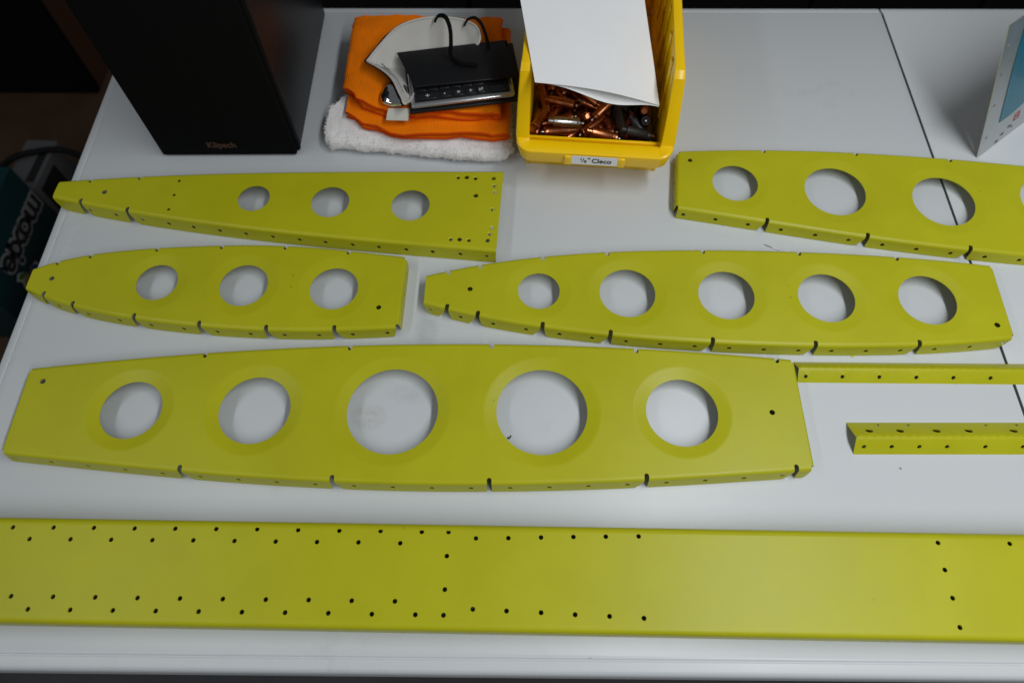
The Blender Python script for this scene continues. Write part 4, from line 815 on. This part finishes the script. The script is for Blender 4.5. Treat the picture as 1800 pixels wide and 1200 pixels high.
# ------------------------------------------------------------------ cloth face mask with black cords
mk_ = thing('face_mask', 'grey-white cloth face mask with black cords lying open on the orange towel', 'mask', (-0.1, 0.60, 0.045)); mo = mk_.location.copy()
OUT = [(-0.1598, 0.5939, 56), (-0.1465, 0.6225, 66), (-0.1316, 0.6467, 74), (-0.1110, 0.6586, 78), (-0.0895, 0.6624, 79), (-0.0646, 0.6587, 77), (-0.0469, 0.6469, 72), (-0.0437, 0.6228, 64), (-0.060, 0.605, 49), (-0.093, 0.582, 49), (-0.1129, 0.5352, 57), (-0.1199, 0.5431, 58.5), (-0.1307, 0.5673, 58), (-0.1438, 0.5822, 57)]
OUT = [(x * (566 - z) / 506, y * (566 - z) / 506, mm(z)) for x, y, z in OUT]
ob = spline(OUT + [OUT[0]], 6)[:-1]
def bowl(scale, dz, depth, shift=(0, 0, 0)):
    c = Vector((-0.092, 0.603, 0.0)); V = []; F = []; K = 10; n = len(ob)
    for j in range(K + 1):
        t = 1 - j / K
        for p in ob:
            q = c + (Vector((p.x, p.y, 0)) - c) * (t * scale); z = p.z * t + 0.050 * (1 - t) - depth * (1 - t ** 3)
            w = 0.0012 * noise.noise(Vector((q.x * 60, q.y * 60, 1)))
            V.append(Vector((q.x, q.y, max(z + w, 0.0445))) + Vector((0, 0, dz)) + Vector(shift) - mo)
        if j:
            b = j * n; F += [(b - n + i, b - n + (i + 1) % n, b + (i + 1) % n, b + i) for i in range(n)]
    return V, F
V, F = bowl(1.0, 0.0, 0.014); LV = [v + mo for v in V]; mesh_object('lining', V, F, LINING, mk_, solid=0.0012, offset=0)
V, F = bowl(1.045, -0.0025, 0.010, (-0.0015, 0.0045, -0.001)); mesh_object('outer_cloth', V, F, BLACKCLOTH, mk_, solid=0.001, offset=0)
hv, hf = tube_mesh([p - mo + Vector((0, 0, 0.0002)) for p in list(ob[60:84]) + list(ob[0:45])], 0.0012, 8); mesh_object('bound_edge', hv, hf, LINING, mk_)
for k, sc_ in enumerate((0.955, 0.90)):
    cc_ = Vector((-0.092, 0.603, 0)); seg = [p for p in ob[67:84]]
    pts = [Vector((cc_.x + (p.x - cc_.x) * sc_, cc_.y + (p.y - cc_.y) * sc_, p.z + 0.0006 - 0.010 * (1 - sc_ ** 3) - (p.z - 0.05) * (1 - sc_))) - mo for p in seg]
    hv, hf = tube_mesh(pts, 0.00025, 6); mesh_object('hem_seam', hv, hf, GREYSTEEL, mk_)
sv = []; sf = []
cxy = Vector((-0.092, 0.603))
def on_lining(x, y): return min(LV, key=lambda v: (v.x - x) ** 2 + (v.y - y) ** 2).z + 0.0014
for a, b, n in (((-0.1470, 0.6020), (-0.1240, 0.5745), 9), ((-0.1040, 0.6200), (-0.0940, 0.6075), 5)):
    for k in range(n):
        p = Vector(a).lerp(Vector(b), (k + 0.1) / n); q = Vector(a).lerp(Vector(b), (k + 0.65) / n)
        v_, f_ = tube_mesh([Vector((p.x, p.y, on_lining(p.x, p.y))) - mo, Vector((q.x, q.y, on_lining(q.x, q.y))) - mo], 0.0006, 6); m = len(sv); sv += v_; sf += [tuple(i + m for i in f) for f in f_]
mesh_object('stitching', sv, sf, BLACKPRINT, mk_)
def zpt(x, y, z): s = (566 - z) / 506; return Vector((x * s, y * s, mm(z)))
cd = [zpt(-0.0925, 0.6560, 80), zpt(-0.0900, 0.6640, 86), zpt(-0.0850, 0.6655, 90), zpt(-0.0800, 0.6600, 91), zpt(-0.0755, 0.6440, 87), zpt(-0.0735, 0.6230, 79), zpt(-0.0730, 0.6050, 69), zpt(-0.0690, 0.5960, 65.5), zpt(-0.060, 0.590, 65), zpt(-0.044, 0.588, 65)]
hv, hf = tube_mesh([p - mo for p in spline(cd, 8)], 0.0023, 12, flat=0.55); mesh_object('ear_cord', hv, hf, BLACKCLOTH, mk_)
cd = [zpt(-0.060, 0.650, 75), zpt(-0.0570, 0.6590, 82), zpt(-0.0500, 0.6620, 86), zpt(-0.0430, 0.6540, 84), zpt(-0.0385, 0.6410, 76), zpt(-0.0350, 0.625, 66), zpt(-0.033, 0.612, 61)]
hv, hf = tube_mesh([p - mo for p in spline(cd, 8)], 0.0018, 12, flat=0.6); mesh_object('ear_cord', hv, hf, BLACKCLOTH, mk_)

# ------------------------------------------------------------------ pocket calculator with its flip cover
CA = math.radians(9.2)
ca = thing('calculator', 'black pocket calculator with silver edge and half-closed cover on the towels', 'calculator', (-0.1105, 0.5375, 0.0438), CA)
ca.rotation_euler = (math.radians(3.0), math.radians(-0.5), CA)
CWd = 0.1135
bm_object('case', box_bm(-0.002, CWd + 0.003, -0.003, 0.078, 0.0, 0.0035, 0.0015), BLACKVINYL, ca)
bm_object('bezel', box_bm(0.0, CWd - 0.006, 0.0, 0.074, 0.0037, 0.0085, 0.0030, 5), SILVER, ca)
bm_object('faceplate', box_bm(0.0045, CWd - 0.0105, 0.0042, 0.071, 0.0075, 0.0090, 0.0005), KEYBLACK, ca)
def key(x0, x1, y0, y1, ch, sz):
    k = bm_object('key', box_bm(x0, x1, y0, y1, 0.0091, 0.0106, 0.0006), KEYBLACK, ca)
    if ch: lettering('symbol', ch, sz, WHITEPRINT, k, frame(((x0 + x1) / 2, (y0 + y1) / 2, 0.01065), (0, -1, 0), (1, 0, 0)), depth=0.00006, weight=0.0)
key(0.0080, 0.0275, 0.0058, 0.0150, '+', 0.0085); key(0.0310, 0.0420, 0.0058, 0.0150, '-', 0.0085); key(0.0445, 0.0550, 0.0058, 0.0150, '\u00d7', 0.0075); key(0.0575, 0.0670, 0.0058, 0.0150, '\u00f7', 0.0080); key(0.0690, 0.0770, 0.0062, 0.0150, '%', 0.0062)
for k in range(6): key(0.0080 + 0.0118 * k, 0.0180 + 0.0118 * k, 0.0172, 0.0255, '', 0)
bm_object('display', box_bm(0.0820, 0.1010, 0.0055, 0.0300, 0.0091, 0.0096, 0.0003), material('lcd', (0.015, 0.016, 0.017), rough=0.12), ca)
inv = (Matrix.Translation(ca.location) @ ca.rotation_euler.to_matrix().to_4x4()).inverted()
cq = [inv @ Vector(p) for p in ((-0.1068, 0.5562, 0.0605), (-0.0035, 0.5720, 0.0600), (-0.0171, 0.6248, 0.0620), (-0.1296, 0.6053, 0.0620))]
cbm = bmesh.new(); lo = [cbm.verts.new(p - Vector((0, 0, 0.0022))) for p in cq]; hi = [cbm.verts.new(p) for p in cq]
fs = [cbm.faces.new(lo[::-1]), cbm.faces.new(hi)] + [cbm.faces.new((lo[i], lo[(i + 1) % 4], hi[(i + 1) % 4], hi[i])) for i in range(4)]
bmesh.ops.bevel(cbm, geom=list({e for f in fs for e in f.edges}), offset=0.0009, segments=3, profile=0.5, affect='EDGES')
bm_object('cover', cbm, BLACKVINYL, ca)
bm_object('hinge', box_bm(-0.004, 0.1100, 0.0700, 0.0750, 0.0036, 0.0110, 0.0015), BLACKVINYL, ca)

# chrome pebble-shaped tool under the mask
OC = [(-0.1444, 0.5558), (-0.1425, 0.5680), (-0.1375, 0.5765), (-0.1286, 0.5791), (-0.1180, 0.5710), (-0.1125, 0.5580), (-0.1135, 0.5480), (-0.1225, 0.5455), (-0.1325, 0.5450), (-0.1410, 0.5485)]
oc = spline([(x, y, 0) for x, y in OC + [OC[0]]], 5)[:-1]; cc = Vector((-0.128, 0.561, 0)); n = len(oc); V = []; F = []
co = Vector((-0.128, 0.561, 0.0425))
for j, (s, z) in enumerate([(0.90, 0.0), (0.97, 0.0015), (1.0, 0.0035), (0.985, 0.0055), (0.93, 0.0070), (0.90, 0.0072), (0.86, 0.0080), (0.74, 0.0092), (0.55, 0.0102), (0.32, 0.0107), (0.1, 0.0109)]):
    V += [cc + (Vector(p) - cc) * s + Vector((0, 0, 0.0425 + z)) - co for p in oc]
    if j: F += [((j - 1) * n + i, (j - 1) * n + (i + 1) % n, j * n + (i + 1) % n, j * n + i) for i in range(n)]
F.append(tuple((len(V) - n) + i for i in range(n))); F.append(tuple(range(n))[::-1])
ch = mesh_object('chrome_mouse', V, F, CHROME, auto=60); ch.name = 'chrome_case'; ch.location = co
tag(ch, 'small rounded chrome case on the orange towel beside the calculator', 'case')

# ------------------------------------------------------------------ folded aluminium skin standing at the right
d = D['skin']; C0 = Vector([mm(v) for v in d['c0']]); E_ = Vector(d['e']); L_ = Vector(d['l']); H_ = mm(d['hgt'])
sk = thing('aluminium_skin', 'folded aluminium skin with blue film and punched holes standing on the table', 'sheet metal', C0)
NR = E_.cross(L_); SL = 0.50
def plan(q):
    """plan path of the skin: straight, then rolled round to the right so that it stands by itself"""
    if q < 0.11: return E_ * q
    r = 0.11; a = min((q - 0.11) / r, math.pi); a0 = E_ * 0.11; side = Vector((E_.y, -E_.x, 0)); cen = a0 + side * r
    p = cen + (-side * math.cos(a) + E_ * math.sin(a)) * r
    if q - 0.11 > math.pi * r: p = p - E_ * (q - 0.11 - math.pi * r)
    return p
def P3(q, t, k=0.0):
    dv = (plan(q + 0.001) - plan(q - 0.001)).normalized() if q > 0.001 else E_
    return plan(q) + L_ * t + dv.cross(L_).normalized() * k
def skin_patch(nm, outer, holes, k, mat, thick):
    xs = sorted({round(0.11 + 0.012 * i, 4) for i in range(34)}); lo = min(p[0] for p in outer); hi = max(p[0] for p in outer)
    ext = [(x, 0.02 + 0.025 * j) for x in xs if lo + 0.004 < x < hi - 0.004 for j in range(5)]
    V2, T = patch(outer, holes, [e for e in ext if in_poly(e[0], e[1], outer)])
    return mesh_object(nm, [P3(q, t, k) for q, t in V2], T, mat, sk, smooth=False, solid=thick, offset=0)
bot_ = [(SL * i / 50, 0.0) for i in range(51)]; top_ = [(SL - (SL + 0.0095) * i / 50, H_) for i in range(51)]
hl = [circle(mm(q), mm(t), 0.0019, 12) for q, t in d['holes']] + [circle(0.0573 + 0.034 * k, 0.0084, 0.0019, 12) for k in range(1, 12)]
skin_patch('metal_sheet', bot_ + top_, hl, 0.0, ALU, 0.0008)
fm = [(mm(q), mm(t)) for q, t in d['film']]
fo = [(fm[0][0] - 0.0005, H_ - 0.004), fm[0], fm[1], (0.0255, 0.029), (0.045, 0.0285), fm[3]] + [(0.08 + 0.04 * i, 0.033) for i in range(11)] + [(0.48 - 0.04 * i, H_ - 0.004) for i in range(11)]
skin_patch('protective_film', fo, [], 0.0008, FILM, 0.0002)
def stroke(name, pts, r, m):
    hv, hf = tube_mesh([P3(mm(s), mm(t), 0.0005) for s, t in pts], r, 6); return mesh_object(name, hv, hf, m, sk)
a, b = d['red']
for q in ([(a - 4, b - 3.5), (a - 4, b + 4), (a + 4, b + 4)], [(a - 4, b - 3.5), (a + 4, b - 3.2)], [(a - 2.5, b + 0.4), (a + 2.5, b + 0.6)], [(a + 4, b + 4), (a + 4.3, b - 3)]): stroke('marker_line', q, 0.00045, REDPRINT)
for s, t in d['bl']: stroke('marker_line', [(s - 2.5, t - 0.8), (s - 0.6, t + 1.2), (s + 0.4, t - 0.6), (s + 2.6, t + 1.0)], 0.0004, BLACKPRINT)

# ------------------------------------------------------------------ scraps on the table
V, F = tube_mesh(spline([(0, 0, 0.0006), (0.005, -0.0032, 0.0012), (0.0139, -0.0074, 0.0006)], 6), 0.00035, 6)
o = mesh_object('metal_sliver', V, F, STEEL); o.location = (0.2424, 0.4061, 0); tag(o, 'thin bright metal sliver lying between two green ribs', 'sliver')
V, F = sheet('chip', [(0, 0, 0.0004), (0.0030, 0.0006, 0.0007), (0.0008, 0.0062, 0.0005), (0.0030, 0.0050, 0.0009)], lambda u, v: (0.0006 * math.sin(6 * v), 0, 0.0003 * math.sin(5 * u)), 6, 6)
o = mesh_object('paint_chip', V, F, material('bright_chip', (0.55, 0.52, 0.01), rough=0.5), solid=0.0003); o.location = (0.3010, 0.2820, 0); tag(o, 'bright yellow-green paint chip on the table by the seam rib', 'chip')
V, F = tube_mesh(spline([(0, 0, 0.0005), (0.0012, -0.0012, 0.0008), (0.0020, -0.0008, 0.0015), (0.0032, 0.0014, 0.0006)], 5), 0.0005, 6)
o = mesh_object('wire_scrap', V, F, BLACK); o.location = (-0.0090, 0.2036, 0); tag(o, 'tiny black scrap seen through a hole of the largest rib', 'scrap')

# ------------------------------------------------------------------ clutter on the floor to the left and behind
o = bm_object('plywood_sheet', box_bm(-0.55, 0.55, -0.62, 0.62, 0, 0.012, 0.001), WOOD); o.location = (-1.25, 0.98, FZ + 0.0002); tag(o, 'brown plywood sheet on the floor beside the table', 'plywood')
PZ = FZ + 0.0125
cb_ = thing('cabinet', 'tall black cabinet with brown wooden side standing on the plywood', 'cabinet', (-1.30, 1.50, FZ)); 
bm_object('front', box_bm(-0.25, 0.216, -0.115, -0.095, 0.014, 1.75, 0.003), BLACK, cb_)
bm_object('side', box_bm(0.196, 0.215, -0.0945, 0.32, 0.014, 1.75, 0.002), WOODDARK, cb_)
bm_object('body', box_bm(-0.25, 0.1955, -0.0945, 0.32, 0.014, 1.75, 0.002), BLACK, cb_)
mx = thing('teal_carton', 'dark teal carton with white-outlined black lettering on the floor beside the table', 'box', (-1.003, 0.80, PZ))
zt = -0.48 - PZ
ct_ = bm_object('carton', box_bm(-0.20, 0.0, -0.125, 0.130, 0.0, zt, 0.0015), TEAL, mx)
zc = -0.574 - PZ
for nm, wgt, dep, m in (('lettering_outline', 0.0065, 0.0002, material('grey_print', (0.28, 0.28, 0.29))), ('lettering', 0.0015, 0.0005, BLACKPRINT)):
    lettering(nm, 'moxie', 0.072, m, mx, frame((0.0004 + dep, 0.035, zc), (0, -1, 0), (0, 0, -1)), depth=dep, weight=wgt)
for a, m in ((20, material('burst_yellow', (0.40, 0.28, 0.02))), (60, material('burst_orange', (0.4, 0.12, 0.02))), (100, material('burst_red', (0.30, 0.03, 0.03))), (140, material('burst_blue', (0.03, 0.05, 0.25))), (-20, material('burst_green', (0.05, 0.20, 0.03)))):
    ar = math.radians(a); c = Vector((0, -0.022, zc - 0.042)); dv = Vector((0, -math.cos(ar), -math.sin(ar))); sv_ = Vector((0, math.sin(ar), -math.cos(ar)))
    for k, (l, wd_, x, mat_) in enumerate(((0.040, 0.0105, 0.0007, WHITEPRINT), (0.035, 0.0070, 0.0012, m))):
        V = [c + dv * 0.006 + Vector((x, 0, 0)), c + dv * l * 0.7 + sv_ * wd_ + Vector((x, 0, 0)), c + dv * l + Vector((x, 0, 0)), c + dv * l * 0.7 - sv_ * wd_ + Vector((x, 0, 0))]
        mesh_object('printed_burst', V, [(0, 1, 2, 3)], mat_, mx, smooth=False)
wb_ = thing('white_carton', 'white carton with a dark printed label behind the teal carton', 'box', (-1.035, 1.010, PZ), math.radians(-3))
bm_object('carton', box_bm(-0.038, 0.030, -0.068, 0.066, 0, 0.157, 0.0015), CARTON, wb_)
bm_object('printed_label', box_bm(0.0305, 0.0309, -0.055, 0.015, 0.06, 0.14), BLACKPRINT, wb_, smooth=False)
bm_object('printed_label', box_bm(0.004, 0.022, -0.050, 0.040, 0.1575, 0.1579), BLACKPRINT, wb_, smooth=False)
pts = [(-1.30, 0.78, PZ + 0.006), (-1.22, 0.90, PZ + 0.06), (-1.10, 1.00, PZ + 0.155), (-1.03, 1.035, PZ + 0.166), (-0.96, 1.045, PZ + 0.150), (-0.88, 1.02, PZ + 0.08), (-0.84, 0.98, PZ + 0.008), (-0.78, 0.93, PZ + 0.007)]
V, F = tube_mesh(spline(pts, 10), 0.0065, 10); o = mesh_object('power_cable', V, F, RUBBER); tag(o, 'thick black cable draped over the white carton', 'cable')
# low black shelf standing behind the table
sh = thing('tool_chest', 'black tool chest standing behind the far table edge', 'chest', (0.45, 1.55, FZ))
bm_object('body', box_bm(-0.95, 0.95, -0.18, 0.22, 0.0, 0.42, 0.004), BLACK, sh)
for k in range(5):
    dwr = bm_object('drawer', box_bm(-0.93 + 0.372 * k, -0.93 + 0.362 + 0.372 * k, -0.192, -0.1805, 0.03, 0.40, 0.003), BLACKVINYL, sh)
    bm_object('handle', box_bm(-0.85 + 0.372 * k, -0.66 + 0.372 * k, -0.205, -0.1925, 0.34, 0.352, 0.002), DARKSTEEL, dwr)
V, F = lathe_mesh([(0.018, 0), (0.024, 0.003), (0.026, 0.02), (0.020, 0.036), (0.008, 0.040)], 20); o = mesh_object('brass_knob', V, F, material('brass', (0.6, 0.36, 0.06), rough=0.3, metal=1.0), auto=40); o.location = (0.53, 1.44, FZ + 0.4205); tag(o, 'small brass knob lying on the black tool chest', 'knob')
